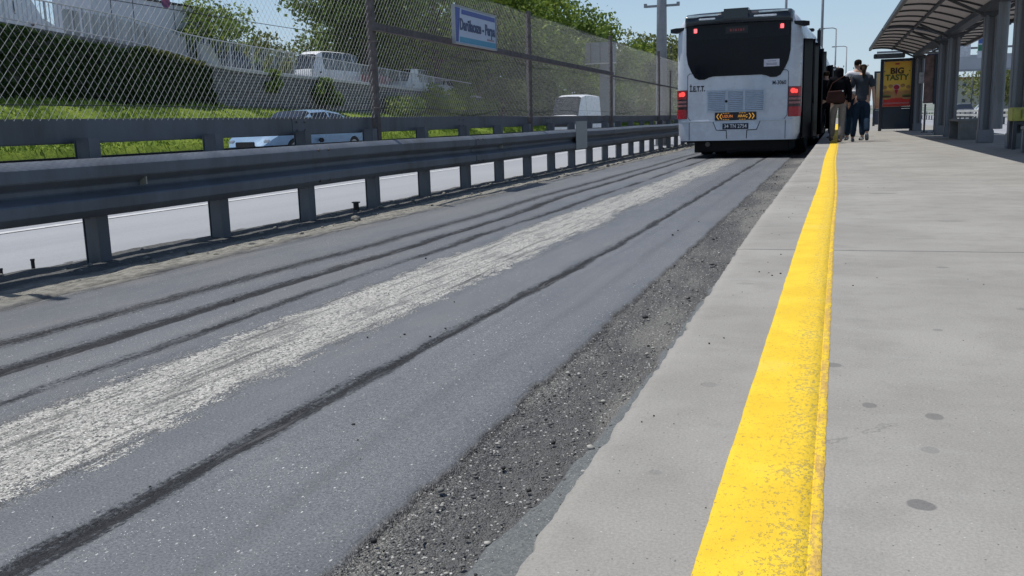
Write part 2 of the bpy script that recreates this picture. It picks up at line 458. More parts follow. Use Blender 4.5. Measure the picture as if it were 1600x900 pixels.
# ---- platform slab with chipped edge
ys = ysteps(.3, 150, .016, .010)
edge = -.405 - .028 * sstep(ys, 1.5, 6) + (.0012 * fbm(ys * 3, ys * 0, 101, 2) + .016 * np.clip(vnoise(ys * 11, ys * 0 + 4, 103) - .45, 0, 1) + .0035 * vnoise(ys * 38, ys * 0, 104) + .0025 * vnoise(ys * 90, ys * 0, 105))
cols = [edge + .012, edge + .012, edge + .004, edge, edge + .006, edge + .03, edge * 0 - .30, edge * 0 - .17, edge * 0 + .0, edge * 0 + .7, edge * 0 + 2.0, edge * 0 + 3.9, edge * 0 + 3.95, edge * 0 + 3.95]
zz = [-.6, -.10, -.045, -.018, -.003, 0, 0, 0, 0, 0, 0, 0, -.01, -.6]
X = np.stack(cols, 1); Y = np.repeat(ys[:, None], len(cols), 1); Z = np.repeat(np.array(zz)[None, :], len(ys), 0).astype(float)
me = grid_mesh("platform", X, Y, Z)
n = NT("platform_concrete")
v = n.coord(); sx = n.n("ShaderNodeSeparateXYZ"); n.l(v, sx.inputs[0]); px, py, pz = sx.outputs
big = n.noise(1.1, 6, .6, v); mid = n.noise(5.5, 5, .6, v); fine = n.noise(190, 3, .7, v); sc = n.noise(9, 5, .65, n.coord((.25, 1, 1)))
c = n.mix(n.ramp(big, .32, .68), (.250, .239, .217), (.312, .300, .275))
c = n.mix(n.ramp(mid, .45, .75, 0, .5), c, (.212, .203, .190))
c = n.mix(n.ramp(sc, .56, .72, 0, .35), c, (.32, .315, .30))
c = n.mul(c, n.mix(n.ramp(fine, .25, .75), (.84, .84, .84), (1.13, 1.13, 1.12)))
sp = n.vor(130, v); spc = n.n("ShaderNodeSeparateColor"); n.l(sp.outputs["Color"], spc.inputs[0])
speck = n.math('MULTIPLY', n.ramp(sp.outputs["Distance"], .16, .26, 1, 0), n.ramp(spc.outputs[0], .955, .965))
c = n.mix(n.math('MULTIPLY', speck, .8), c, (.06, .058, .055))
speck2 = n.math('MULTIPLY', n.ramp(sp.outputs["Distance"], .12, .22, 1, 0), n.ramp(spc.outputs[1], .975, .98))
c = n.mix(n.math('MULTIPLY', speck2, .7), c, (.55, .55, .52))
# dirt band along the broken edge
ed = n.math('ADD', px, n.math('MULTIPLY', n.math('SUBTRACT', n.noise(34, 5, .7, v), .5), .10))
c = n.mix(n.ramp(ed, -.42, -.35, .35, 0), c, (.34, .325, .295))
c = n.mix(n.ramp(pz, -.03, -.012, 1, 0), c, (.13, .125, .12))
# old stains (gum, oil drops)
nz = n.math('MULTIPLY', n.math('SUBTRACT', n.noise(22, 4, .6, v), .5), .9)
for (qx, qy, rx, ry, st) in ((.14, 1.475, .021, .022, .62), (.0, 2.30, .026, .022, .5), (.08, 1.985, .014, .018, .5), (.2, 1.94, .018, .022, .5), (.175, 1.735, .017, .018, .30), (-.26, 2.06, .02, .02, .22), (.55, 3.1, .02, .02, .3), (.9, 2.7, .03, .03, .2), (-.3, 3.4, .03, .02, .2), (1.3, 4.9, .05, .04, .3), (.4, 3.9, .025, .02, .35), (.75, 2.1, .016, .02, .4), (1.6, 6.4, .06, .08, .25), (.28, 2.75, .012, .016, .35), (.36, 1.55, .008, .01, .5), (.9, 3.6, .02, .02, .3), (-.28, 1.5, .012, .012, .2), (.6, 5.6, .07, .06, .2), (.33, 7.5, .1, .08, .3)):
    dx = n.math('DIVIDE', n.math('SUBTRACT', px, qx), rx); dy = n.math('DIVIDE', n.math('SUBTRACT', py, qy), ry)
    d = n.math('SQRT', n.math('ADD', n.math('MULTIPLY', dx, dx), n.math('MULTIPLY', dy, dy)))
    c = n.mix(n.ramp(n.math('ADD', d, nz), .85, 1.1, st, 0), c, (.085, .085, .088))
hc_ = n.vor(.55, n.coord((1, .7, 1)), 'DISTANCE_TO_EDGE'); wv = n.noise(6, 5, .7, v)
hl = n.math('ADD', hc_.outputs["Distance"], n.math('MULTIPLY', n.math('SUBTRACT', wv, .5), .05))
c = n.mix(n.math('MULTIPLY', n.ramp(n.math('ABSOLUTE', hl), .0, .0022, .55, 0), n.ramp(n.noise(.9, 3, .6, v), .52, .6)), c, (.12, .118, .11))
c = n.mix(n.ramp(n.noise(2.3, 6, .7, n.coord((.5, 1, 1))), .55, .75, 0, .3), c, (.20, .19, .172))
# sawn joints across the slab
for jy in (4.33, 8.9, 13.4, 17.9, 22.4, 26.9, 31.4):
    d = n.math('ABSOLUTE', n.math('SUBTRACT', n.math('ADD', py, n.math('MULTIPLY', n.math('SUBTRACT', n.noise(3, 4, .6, v), .5), .03)), n.math('ADD', jy, n.math('MULTIPLY', px, .05))))
    c = n.mix(n.ramp(d, .006, .016, .8, 0), c, (.11, .108, .1))
n.fin(c, n.ramp(mid, .3, .7, .72, .9), spec=.35)
n.bump(n.math('ADD', n.math('MULTIPLY', fine, .5), n.math('MULTIPLY', n.noise(60, 4, .6, v), 1.0)), .0022)
o = link_mesh("platform", me, n.m, smooth=False); tag(o, kind="structure")

# ---- yellow safety line
ys = ysteps(.3, 60, .02, .012)
wl = .0010 * fbm(ys * 4, ys * 0, 111, 3) + .0006 * vnoise(ys * 40, ys * 0, 115); wr = .0007 * fbm(ys * 14, ys * 0, 112, 4); wr2 = .0010 * fbm(ys * 60, ys * 0, 114, 2)
xl = -.166 + wl - .016 * sstep(ys, 7, 9) * (1 - sstep(ys, 12, 18)) * -0.6; xr = -.003 + wr + wr2
bend = .012 * np.sin((ys - 4) * .5) * sstep(ys, 4, 8)
cols = [xl, xl + .001, xl + .01, xl * 0 - .10, xl * 0 - .05, xl * 0 - .022, xl * 0 - .0212, xl * 0 - .0195, xl * 0 - .0185, xr - .002, xr]
zz = [.001, .0025, .0030, .0030, .0030, .0030, .0012, .0012, .0030, .0030, .001]
X = np.stack(cols, 1) + bend[:, None]; Y = np.repeat(ys[:, None], len(cols), 1); Z = np.repeat(np.array(zz)[None, :], len(ys), 0)
me = grid_mesh("yellow_line", X, Y, Z)
n = NT("yellow_paint")
v = n.coord(); sx = n.n("ShaderNodeSeparateXYZ"); n.l(v, sx.inputs[0]); px, py, pz = sx.outputs
c = n.mix(n.ramp(n.noise(6, 4, .6, v), .3, .7), (.70, .465, .028), (.80, .555, .036))
wear = n.noise(150, 3, .75, n.coord((1, .75, 1)))
zone = n.ramp(px, -.12, -.05)
zone = n.math('MULTIPLY', zone, n.ramp(n.noise(6, 4, .65, v), .35, .62, .45, 1))
wm = n.ramp(n.math('ADD', wear, n.math('MULTIPLY', zone, .11)), .61, .68, 0, .6)
wm2 = n.ramp(n.noise(210, 2, .7, v), .66, .70, 0, .75)
wm3 = n.ramp(n.noise(14, 6, .75, v), .66, .71, 0, .6)
wm2 = n.math('MAXIMUM', wm2, wm3)
c = n.mix(n.math('MAXIMUM', wm, wm2), c, (.30, .24, .13))
c = n.mix(n.ramp(n.math('ADD', n.noise(40, 4, .7, n.coord((1, .25, 1))), n.ramp(px, -.022, -.018, -.3, .06)), .48, .66, 0, .75), c, (.50, .31, .10))
c = n.mix(n.ramp(n.noise(3, 5, .6, v), .55, .75, 0, .22), c, (.5, .42, .2))
n.fin(c, .75, spec=.25)
n.bump(n.math('SUBTRACT', n.noise(140, 3, .6, v), n.math('MULTIPLY', wm, .8)), .0015)
o = link_mesh("yellow_line", me, n.m); tag(o, kind="structure")

# ---- motorway beyond the barrier
def sheet(name, x0, x1, y0, y1, z, material, nx=2, ny=2):
    X, Y = np.meshgrid(np.linspace(x0, x1, nx), np.linspace(y0, y1, ny)); o = link_mesh(name, grid_mesh(name, X, Y, np.full_like(X, z)), material)
    return tag(o, kind="structure")
n = NT("pale_road")
v = n.coord(); vl = n.coord((1, .06, 1))
c = n.mix(n.ramp(n.noise(.7, 5, .6, vl), .3, .7), (.245, .255, .275), (.31, .318, .33))
c = n.mul(c, n.mix(n.ramp(n.noise(60, 3, .7, v), .25, .75), (.9, .9, .9), (1.08, 1.08, 1.08)))
n.fin(c, .7, spec=.4); n.bump(n.noise(90, 3, .6, v), .003)
pale = n.m
sheet("motorway", -25.2, -4.93, -30, 900, ROADZ + .012, pale, 20, 40)
sheet("far_carriageway", 3.9, 26, -30, 900, ROADZ + .016, pale, 12, 40)
line_m = mat("road_paint", (.74, .74, .72), .6, 0, .08, 20)
worn_line = mat("worn_road_paint", (.50, .50, .50), .7, 0, .15, 9)
for i, x in enumerate((-7.1, -24.6)): sheet("edge_line", x - .06, x + .06, -20, 500, ROADZ + .018, worn_line)
b = MB()
for x in (-9.0, -13.0, -17.0, -21.0):
    for k in range(40):
        y = -10 + k * 9; b.face([(x - .07, y, ROADZ + .018), (x + .07, y, ROADZ + .018), (x + .07, y + 3, ROADZ + .018), (x - .07, y + 3, ROADZ + .018)])
tag(b.build("lane_markings", line_m), kind="structure")
# ================================================================== BARRIER AND FENCE
galv = mat("galvanised_steel", (.112, .128, .152), .5, .2, .16, 3.5, .001, dirt=(.075, .078, .082), stretch=(1, 1.2, .35))
galv_lt = mat("galvanised_plate", (.36, .37, .38), .5, .4, .1, 6)
rust = mat("rusty_steel", (.125, .105, .100), .8, .1, .3, 14, .002, dirt=(.16, .15, .15))
black = mat("black_plastic", (.012, .012, .014), .45, 0, .2, 10)
wire_m = mat("fence_wire", (.42, .43, .42), .5, .2, .2, 30)

bar = empty("crash_barrier", (-4.72, 12, ROADZ), label="grey double-rail steel crash barrier between the bus lane and the motorway", cat="crash barrier")
BX = -4.58
def wprofile(x0, zc, s=1.0):
    pts = [(0, -.19), (.022, -.186), (.076, -.145), (.083, -.135), (.084, -.072), (.078, -.062), (.014, -.022), (.008, -.012), (.008, .012), (.014, .022), (.078, .062), (.084, .072), (.083, .142), (.076, .150), (.026, .183), (0, .19)]
    return [(x0 + u * s, zc + w) for u, w in pts]
post_y = [4.945 + 1.332 * k for k in range(-4, 34)]
def beam(y0, y1, x0, zc):
    b = MB(); p = wprofile(x0, zc); q = [(x - .0045, z) for x, z in p]
    poly = p + q[::-1]
    ya = np.linspace(y0, y1, 6)
    secs = [[(x + .006 * math.sin(y * 1.3), y, z + .004 * math.sin(y * .9)) for x, z in poly] for y in ya]
    b.loft(secs)
    return b
yy = -.6; k = 0
while yy < 48:
    o = beam(yy, yy + 4.30, BX + (.005 if k % 2 else 0), .262).build("guard_rail", galv, bar, smooth=True)
    md = o.modifiers.new("split", 'EDGE_SPLIT'); md.split_angle = R(24)
    yy += 4.0; k += 1
# splice bolts on the front rail
for k in range(6):
    y = -.6 + 4.0 * k + 4.15
    for dy in (-.09, .09):
        for dz in (-.14, .14):
            MB().tube([(BX + .07, y + dy, .262 + dz), (BX + .10, y + dy, .262 + dz)], .011, 8).build("bolt", rust, bar)
for y in post_y:
    b = MB()
    # C-shaped post: web towards the bus lane, two flanges
    px0 = -4.80
    b.box((px0 + .115, y, .10), (.006, .101, .96)); b.box((px0 + .062, y - .048, .10), (.100, .006, .96)); b.box((px0 + .062, y + .048, .10), (.100, .006, .96))
    b.box((px0, y + .040, .10), (.006, .03, .96)); b.box((px0, y - .040, .10), (.006, .03, .96))
    b.build("post", galv, bar)
    b = MB(); b.box((-4.63, y, .262), (.085, .14, .26), bev=.006); b.build("spacer_block", galv, bar)
    # dark longitudinal bar hidden behind the front rail bottom carries a bracket
    b = MB(); b.bar((-4.70, y - .10, .05), (-4.86, y - .42, .10), .05, .008); b.build("brace", galv, bar)
# upper rear rail, a boxed section, in lengths
yy = -.4; k = 0
while yy < 48:
    b = MB(); sh = .004 if k % 2 else 0
    b.box((-4.86 - sh, yy + 2.1, .625), (.045, 4.26, .165), bev=.008)
    b.build("upper_rail", galv, bar)
    for dy in (.05, .19):
        for dz in (-.04, .04):
            if yy < 22: MB().tube([(-4.84, yy + dy, .625 + dz), (-4.826, yy + dy, .625 + dz)], .010, 8).build("bolt", rust, bar)
    yy += 4.02 if k != 1 else 4.0; k += 1
b = MB(); b.box((-4.665, 24, .27), (.012, 49, .24)); b.build("shadow_rail", galv, bar)  # unseen rail, added to close the gap in the barrier's shadow
bk = beam(-.6, 48, 0, .262)
bmesh.ops.transform(bk.bm, matrix=Matrix.Translation((-4.93, 0, 0)) @ Matrix.Diagonal((-1, 1, 1, 1)), verts=bk.bm.verts)
bk.build("rear_guard_rail", galv, bar, smooth=True)
# reflector and plate on the rail
b = MB(); b.extrude([(0, 0), (.06, .008), (.06, .062), (0, .07)], .012, Matrix.Translation((BX + .01, 5.2, .245)))
b.build("reflector", mat("reflector", (.30, .29, .24), .4), bar)
b = MB(); b.extrude([(0, 0), (.05, .008), (.05, .052), (0, .06)], .012, Matrix.Translation((BX + .01, 12.5, .245)))
b.build("reflector", mat("reflector", (.4, .38, .3), .4), bar)
b = MB(); b.box((BX + .095, 16.72, .35), (.012, .78, .50), bev=.004); b.build("cover_plate", mat("cover_plate", (.36, .37, .36), .6, .2, .08, 20), bar)

# ---- chain-link fence standing between the rails
fen = empty("chain_link_fence", (-4.76, 14, .5), label="tall galvanised chain-link mesh fence on rusty posts rising behind the crash barrier", cat="fence")
FX = -4.78
def chain_link(y0, y1, z0, z1, w=.0335, h=.0385, r=.00118):
    nw = int((y1 - y0) / w); ns = int((z1 - z0) / h)
    k = np.arange(nw)[:, None]; j = np.arange(ns + 1)[None, :]
    par = (k + j) % 2
    yb = y0 + (k + par) * w + 0 * j
    zb = z0 + j * h + 0 * k
    P = np.stack([np.zeros_like(yb) + FX, yb, zb], -1).astype(float)
    # sag and hand-made unevenness
    P[..., 1] += .006 * fbm(P[..., 2] * 2, P[..., 1] * .7, 3, 2); P[..., 2] += .010 * fbm(P[..., 1] * .6, P[..., 2] * .4, 6, 2)
    P[..., 0] += .018 * vnoise(P[..., 1] * .5, P[..., 2] * 1.1, 7)
    A = P[:, :-1].reshape(-1, 3); B = P[:, 1:].reshape(-1, 3)
    up_ = (par[:, :-1] == 0).reshape(-1) * np.ones(len(A), bool)
    A = A.copy(); B = B.copy()
    # strands going one way pass in front of the others
    off = np.where(up_, .0026, -.0026); A[:, 0] += off; B[:, 0] += off
    d = B - A; L = np.linalg.norm(d, axis=1, keepdims=True); d /= L
    A -= d * .004; B += d * .004
    n1 = np.cross(d, np.array([1., 0, 0])); n1 /= np.linalg.norm(n1, axis=1, keepdims=True); n2 = np.cross(d, n1)
    rr = np.where(up_, r * 1.3, r * .78)[:, None]
    V = []
    for a in (0, 2 * PI / 3, 4 * PI / 3):
        o_ = (n1 * math.cos(a) + n2 * math.sin(a)) * rr
        V += [A + o_, B + o_]
    V = np.stack(V, 1).reshape(-1, 3); m = len(A); b0 = np.arange(m)[:, None] * 6
    F = np.concatenate([b0 + np.array([[0, 1, 3, 2]]), b0 + np.array([[2, 3, 5, 4]]), b0 + np.array([[4, 5, 1, 0]])])
    return np_mesh("mesh", V, F)
me = chain_link(1.0, 31.5, .70, 2.34)
me_o = link_mesh("wire_mesh", me, wire_m, fen)
fposts = [(3.75, 2.42), (9.15, 2.42), (14.58, 2.36), (20.35, 2.42), (26.15, 2.45), (28.0, 2.0), (31.5, 2.3)]
for i, (y, zt) in enumerate(fposts):
    b = MB(); x = FX + .035
    lean = .03 if i == 1 else .0
    b.bar((x, y + lean, .30), (x, y, zt), .07, .007, upv=(1, 0, 0)); b.bar((x - .033, y - .033 + lean, .30), (x - .033, y - .033, zt), .007, .07, upv=(1, 0, 0))
    b.build("post", rust, fen)
    for z in (.8, 1.5, 2.25):
        if z < zt: MB().tube([(x - .04, y - .05, z), (x + .042, y - .05, z), (x + .042, y + .04, z), (x - .04, y + .04, z)], .004, 5).build("wire_tie", rust, fen)
for z in (.795, 1.515, 2.33):
    pts = [(FX + .006 + .01 * math.sin(y * 2), y, z + .012 * math.sin(y * 1.15) * math.cos(y * .3)) for y in np.arange(1, 31.6, .35)]
    MB().tube(pts, .0028, 5).build("tension_wire", mat("dark_wire", (.05, .05, .055), .6, .4), fen)
b = MB(); b.bar((FX + .055, 9.1, 1.655), (FX + .055, 20.4, 1.60), .008, .085, upv=(0, 0, 1)); b.bar((FX + .08, 9.1, 1.615), (FX + .08, 20.4, 1.562), .055, .008, upv=(0, 0, 1))
b.build("cross_beam", rust, fen)
b = MB(); b.bar((FX + .055, 20.4, 1.56), (FX + .055, 31.4, 1.50), .03, .03); b.build("cross_beam", rust, fen)

# ---- station name board hanging on the fence beam
SGX = FX + .13
sg = empty("station_sign", (SGX, 11.9, 1.63), label="white and blue station name board reading Darülaceze - Perpa on the fence beam", cat="sign")
wht = mat("sign_white", (.46, .52, .64), .45, 0, .05, 6); blu = mat("sign_navy", (.045, .07, .30), .45, 0, .08, 8); lbl = mat("sign_teal", (.06, .27, .42), .45, 0, .08, 8); sgrey = mat("sign_text", (.05, .07, .16), .5)
y0, y1, z0, z1 = 11.16, 12.66, 1.625, 2.09
b = MB(); b.box((SGX, (y0 + y1) / 2, (z0 + z1) / 2), (.03, y1 - y0, z1 - z0), bev=.004); b.build("board", wht, sg)
b = MB(); b.face([(SGX + .018, y0 + .02, z0 + .02), (SGX + .018, y0 + .11, z0 + .02), (SGX + .018, y0 + .19, z1 - .02), (SGX + .018, y0 + .02, z1 - .02)]); b.build("side_stripe", blu, sg)
b = MB(); b.face([(SGX + .018, y0 + .23, z1 - .09), (SGX + .018, y1 - .03, z1 - .09), (SGX + .018, y1 - .03, z1 - .03), (SGX + .018, y0 + .24, z1 - .03)]); b.build("top_stripe", blu, sg)
b = MB(); b.face([(SGX + .018, y0 + .15, z0 + .02), (SGX + .018, y1 - .02, z0 + .02), (SGX + .018, y1 - .02, z0 + .09), (SGX + .018, y0 + .155, z0 + .09)]); b.build("bottom_stripe", lbl, sg)
for nm, a, c in (("top", z1, 0), ("bottom", z0, 0)):
    b = MB(); b.box((SGX + .004, (y0 + y1) / 2, a), (.05, y1 - y0 + .03, .014)); b.build("frame", galv_lt, sg)
for a in (y0, y1):
    b = MB(); b.box((SGX + .004, a - .0085 if a == y0 else a + .0085, (z0 + z1) / 2), (.05, .014, z1 - z0 - .016)); b.build("frame", galv_lt, sg)
Msg = Matrix(((0, 0, 1, SGX + .019), (1, 0, 0, 11.975), (0, 1, 0, 1.865), (0, 0, 0, 1)))
text_mesh("lettering", "Darülaceze - Perpa", .20, Msg, sgrey, sg, xscale=.84, bold=.006)
b = MB(); b.box((SGX + .017, 12.45, 1.742), (.004, .26, .022)); b.build("small_print", mat("small_print", (.30, .24, .27), .5), sg)
for y in (11.5, 12.3):
    b = MB(); b.bar((FX + .09, y, 1.60), (SGX - .018, y, 1.70), .03, .006); b.build("bracket", rust, sg)

# ---- small purple disc caught on the mesh
b = MB(); M = Matrix.Translation((FX + .02, 5.88, 1.55)) @ Matrix.Rotation(PI / 2, 4, 'Y')
b.tube([(FX + .012, 5.88, 1.555), (FX + .026, 5.88, 1.555)], .042, 20)
pm = NT("purple_disc"); vv = pm.coord(); pm.fin(pm.mix(pm.ramp(pm.noise(28, 3, .6, vv), .4, .6), (.10, .03, .12), (.30, .07, .14)), .45)
d = empty("round_tag", (FX + .02, 5.88, 1.555), label="small purple-red round disc fixed to the chain-link mesh", cat="tag")
b.build("disc", pm.m, d)
MB().tube([(FX + .03, 5.86, 1.60), (FX - .005, 5.87, 1.62), (FX + .02, 5.88, 1.59)], .003, 5).build("tie", mat("dark_wire", (.05, .05, .055)), d)

# ---- anchor stubs at the foot of the barrier
def stub(x, y, r, h, label, cap=False):
    t = empty("anchor_stub", (x, y, ROADZ), label=label, cat="pipe stub")
    MB().tube([(x, y, ROADZ), (x, y, ROADZ + h)], r, 10).build("pipe", mat("dark_steel", (.03, .03, .033), .6, .4), t)
    b = MB(); b.tube([(x, y, ROADZ + h), (x, y, ROADZ + h + .012)], r * (1.5 if cap else 1.2), 10)
    b.build("cap", black, t)
stub(-4.98, 4.36, .010, .04, "short thin steel stub by the barrier foot, near the left frame edge")
stub(-4.97, 4.60, .012, .065, "taller thin steel stub just left of the first barrier post")
stub(-4.78, 8.62, .03, .085, "thick black capped pipe stub beside the barrier post under the fence post", True)

# ---- loose asphalt crumbs on the shoulder (too many to count)
def crumbs(name, n_, fx, size, material, label):
    V = []; F = []
    ico = bmesh.new(); bmesh.ops.create_icosphere(ico, subdivisions=1, radius=1)
    bv = np.array([v.co[:] for v in ico.verts]); bf = np.array([[v.index for v in f.verts] for f in ico.faces]); ico.free()
    off = 0
    for i in range(n_):
        x, y, z = fx()
        s = size * RNG.lognormal(0, .45) * (1 + y * .05)
        sc = np.array([s, s, s * .7]) * RNG.uniform(.6, 1.3, 3)
        P = bv * sc * RNG.uniform(.75, 1.2, (len(bv), 1)); a = RNG.uniform(0, 6.28)
        P = np.stack([P[:, 0] * math.cos(a) - P[:, 1] * math.sin(a), P[:, 0] * math.sin(a) + P[:, 1] * math.cos(a), P[:, 2]], 1)
        V.append(P + np.array([x, y, z + s * .35])); F.append(bf + off); off += len(bv)
    o = link_mesh(name, np_mesh(name, np.concatenate(V), np.concatenate(F)), material)
    return tag(o, label, "crumbs", kind="stuff")
def shoulder():
    y = .9 * (28 ** RNG.uniform(0, 1)); x = -.93 + .50 * RNG.beta(1.3, 1.2); return x, y, ROADZ - .008
crumbs("dark_crumbs", 230, shoulder, .0036, mat("crumb_black", (.022, .022, .023), .8, 0, .3, 60), "black asphalt crumbs scattered over the broken shoulder")
def shoulder2():
    y = .9 * (16 ** RNG.uniform(0, 1)); return -.92 + .42 * RNG.uniform(), y, ROADZ - .010
crumbs("pale_chips", 1900, shoulder2, .0022, mat("chip_pale", (.36, .35, .32), .8, 0, .3, 60), "small pale stone chips in the broken shoulder")
crumbs("grey_chips", 2600, shoulder2, .0022, mat("chip_grey", (.13, .13, .125), .85, 0, .35, 60), "small grey stone chips in the broken shoulder")
def plat():
    y = 1.0 * (16 ** RNG.uniform(0, 1)); x = (-.36 + RNG.exponential(.22)) if RNG.uniform() < .7 else RNG.uniform(-.3, 2.5); return x, y, 0
crumbs("platform_grit", 110, plat, .0018, mat("crumb_black", (.022, .022, .023)), "tiny black grit lying on the platform")
def verge():
    y = 3 + 40 * RNG.uniform() ** 1.6; return -4.95 + .85 * RNG.uniform(), y, ROADZ + .008
crumbs("verge_rubble", 900, verge, .008, mat("chip_verge", (.20, .19, .165), .9, 0, .4, 40), "pale rubble along the foot of the crash barrier")
def lane():
    y = 1.3 * (10 ** RNG.uniform(0, 1)); return RNG.uniform(-3.6, -.95), y, ROADZ - .001
crumbs("lane_crumbs", 70, lane, .0030, mat("crumb_black", (.022, .022, .023)), "sparse black crumbs on the worn asphalt")

# ---- tall lamp mast behind the fence
def mast(name, x, y, z0, h, r0, r1, label, arms=(), group=None, material=None, cat="mast"):
    t = empty(name, (x, y, z0), label=label, cat=cat, group=group)
    m_ = material or mat("mast_grey", (.24, .25, .27), .55, .3, .1, 4)
    MB().tube([(x, y, z0), (x, y, z0 + h)], [r0, r1], 12).build("pole", m_, t, smooth=True)
    MB().tube([(x, y, z0), (x, y, z0 + .04)], r0 * 1.9, 12).build("base_plate", m_, t)
    for kind, a in arms:
        b = MB()
        if kind == "cross":
            z, L = a; b.bar((x - L, y, z), (x + L, y, z), .06, .07); b.box((x - L, y, z + .03), (.09, .09, .12)); b.box((x + L, y, z + .03), (.09, .09, .12)); b.build("cross_arm", m_, t)
        else:
            dx, dz = a; b.tube([(x, y, z0 + h), (x + dx * .3, y, z0 + h + dz), (x + dx, y, z0 + h + dz)], r1 * .8, 8); b.build("arm", m_, t)
            b = MB(); b.box((x + dx * 1.25, y, z0 + h + dz - .02), (abs(dx) * .55, .3, .12), bev=.04); b.build("lamp_head", m_, t)
    return t
mast("lamp_mast", -5.42, 30.2, ROADZ, 9.0, .20, .11, "thick grey tapering mast with a short crossarm behind the fence beside the bus", [("cross", (4.13, .52))])
# ================================================================== ARTICULATED BUS
bus_w = mat("bus_white", (.56, .60, .66), .28, 0, .05, 3, dirt=(.44, .47, .51))
bus_blk = mat("bus_black_glass", (.003, .004, .009), .12, 0, .1, 3, spec=.18)
bus_trim = mat("bus_black_trim", (.008, .009, .014), .35, 0, .2, 10, spec=.25)
bus_cap = mat("bus_roof_cap", (.02, .024, .032), .16, 0, .1, 6)
under = mat("underbody", (.006, .006, .007), .9, 0, .2, 10)
tyre_m = mat("tyre", (.014, .014, .015), .8, 0, .2, 20)
rim_m = mat("rim", (.30, .31, .32), .4, .6, .1, 10)
seam = mat("panel_gap", (.03, .035, .045), .6)
grille_m = mat("bus_grille", (.46, .52, .60), .4, 0, .05, 6)
red_dim = mat("tail_red", (.26, .016, .028), .25, 0, .1, 20, emit=(.5, .01, .02), estr=.06)
red_lit = mat("brake_lit", (.5, .02, .02), .3, emit=(1.0, .07, .06), estr=1.25)
clear_l = mat("tail_clear", (.30, .12, .13), .2, 0, .3, 40)
bus = empty("articulated_bus", (-2.05, 20.3, ROADZ), -R(2.2), "long white articulated city bus with black rear window standing at the platform", "bus")
def bpart(b, name, m_, parent=None, smooth=False, bevel=0.0, M=None):
    if M is not None: bmesh.ops.transform(b.bm, matrix=M, verts=b.bm.verts)
    o = b.build(name, m_, None, rel=False, smooth=smooth, bevel=bevel); o.parent = parent or bus; return o
prof = [(1.20, .38), (1.255, .52), (1.28, 1.1), (1.285, 2.5), (1.26, 2.70), (1.19, 2.87), (1.09, 2.97), (.9, 3.015), (.45, 3.03)]
full = prof + [(-x, z) for x, z in prof[::-1]]
def sec(y, ins=0.0, dz=0.0, pts=full):
    return [((abs(x) - ins * min(1, abs(x) / .9)) * (1 if x > 0 else -1), y, z - (dz if z > 2 else 0)) for x, z in pts]
b = MB(); b.loft([sec(0, .17, .03), sec(.02, .09, .015), sec(.065, .035), (sec(.15)), sec(2), sec(4), sec(5.9)])
o = bpart(b, "rear_body", bus_w, smooth=True); md = o.modifiers.new("split", 'EDGE_SPLIT'); md.split_angle = R(40)
# rear glass
gl = [(1.075, 2.80), (1.07, 2.2), (1.035, 2.0), (.97, 1.85), (.885, 1.71), (.80, 1.665), (.68, 1.665), (.59, 1.705), (.50, 1.725)]
b = MB(); b.extrude([(x, z) for x, z in gl] + [(-x, z) for x, z in gl[::-1]], .03, Matrix.Translation((0, -.012, 0)))
rw = bpart(b, "rear_window", bus_blk)
b = MB(); b.box((0, -.014, 2.635), (2.06, .006, .30)); bpart(b, "window_header", bus_trim, rw)
b = MB(); b.box((-.02, -.019, 2.66), (.46, .006, .14)); bpart(b, "display_frame", black, rw)
for k, w in enumerate((.045, .03, .05, .025, .05, .03)):
    b = MB(); b.box((-.14 + k * .052, -.024, 2.655 + .004 * (k % 2)), (w * .7, .004, .05)); bpart(b, "display_segment", mat("display_dim", (.10, .02, .03), .5, emit=(.5, .08, .08), estr=.10), rw)
for s in (-1, 1):
    b = MB(); b.box((s * .885, -.020, 2.68), (.11, .012, .13), bev=.01); bpart(b, "high_lamp_housing", mat("lamp_housing", (.05, .025, .03), .3), rw)
    b = MB(); b.box((s * .885 + .01, -.029, 2.68), (.065, .010, .085), bev=.01); bpart(b, "high_brake_light", mat("brake_small", (.9, .12, .12), .3, emit=(1, .13, .14), estr=1.8), rw)
b = MB(); b.box((.70, -.017, 1.955), (.31, .006, .145)); st = bpart(b, "window_sticker", mat("sticker", (.62, .60, .66), .5), rw)
for z, w in ((1.99, .17), (1.945, .22), (1.92, .20)):
    b = MB(); b.box((.70, -.0215, z), (w, .002, .012)); bpart(b, "print_line", mat("sticker_print", (.20, .18, .26), .5), rw)
# faint interior shape behind the glass: pillars of the window
for x in ():
    b = MB(); b.box((x, -.0145, 2.08), (.05, .003, .72)); bpart(b, "window_pillar", mat("inner_pillar", (.018, .02, .026), .3), rw)
# roof cap with hump and white slots
cp = [(-.10, 2.80), (-.115, 2.86), (-.10, 2.95), (-.06, 3.01), (.02, 3.045), (.35, 3.06), (.35, 2.95), (.02, 2.80)]
b = MB(); secs = []
for x, ins in ((-1.10, .09), (-1.06, .02), (-.8, 0), (0, -.01), (.8, 0), (1.06, .02), (1.10, .09)):
    secs.append([(x, y + ins, z - ins * .35 - (abs(x) / 1.1) ** 2 * .02) for y, z in cp])
b.loft(secs); cap = bpart(b, "roof_cap", bus_cap, smooth=True); md = cap.modifiers.new("s", 'EDGE_SPLIT'); md.split_angle = R(40)
b = MB(); b.box((-.03, .02, 2.955), (.60, .34, .26), bev=.05); bpart(b, "camera_housing", bus_cap, cap)
b = MB(); b.box((-.62, -.112, 2.90), (.34, .02, .035), bev=.008); bpart(b, "cap_slot", mat("slot_white", (.8, .82, .85), .3), cap)
b = MB(); b.box((.56, -.112, 2.90), (.46, .02, .040), bev=.008); bpart(b, "cap_slot", mat("slot_white", (.8, .82, .85)), cap)
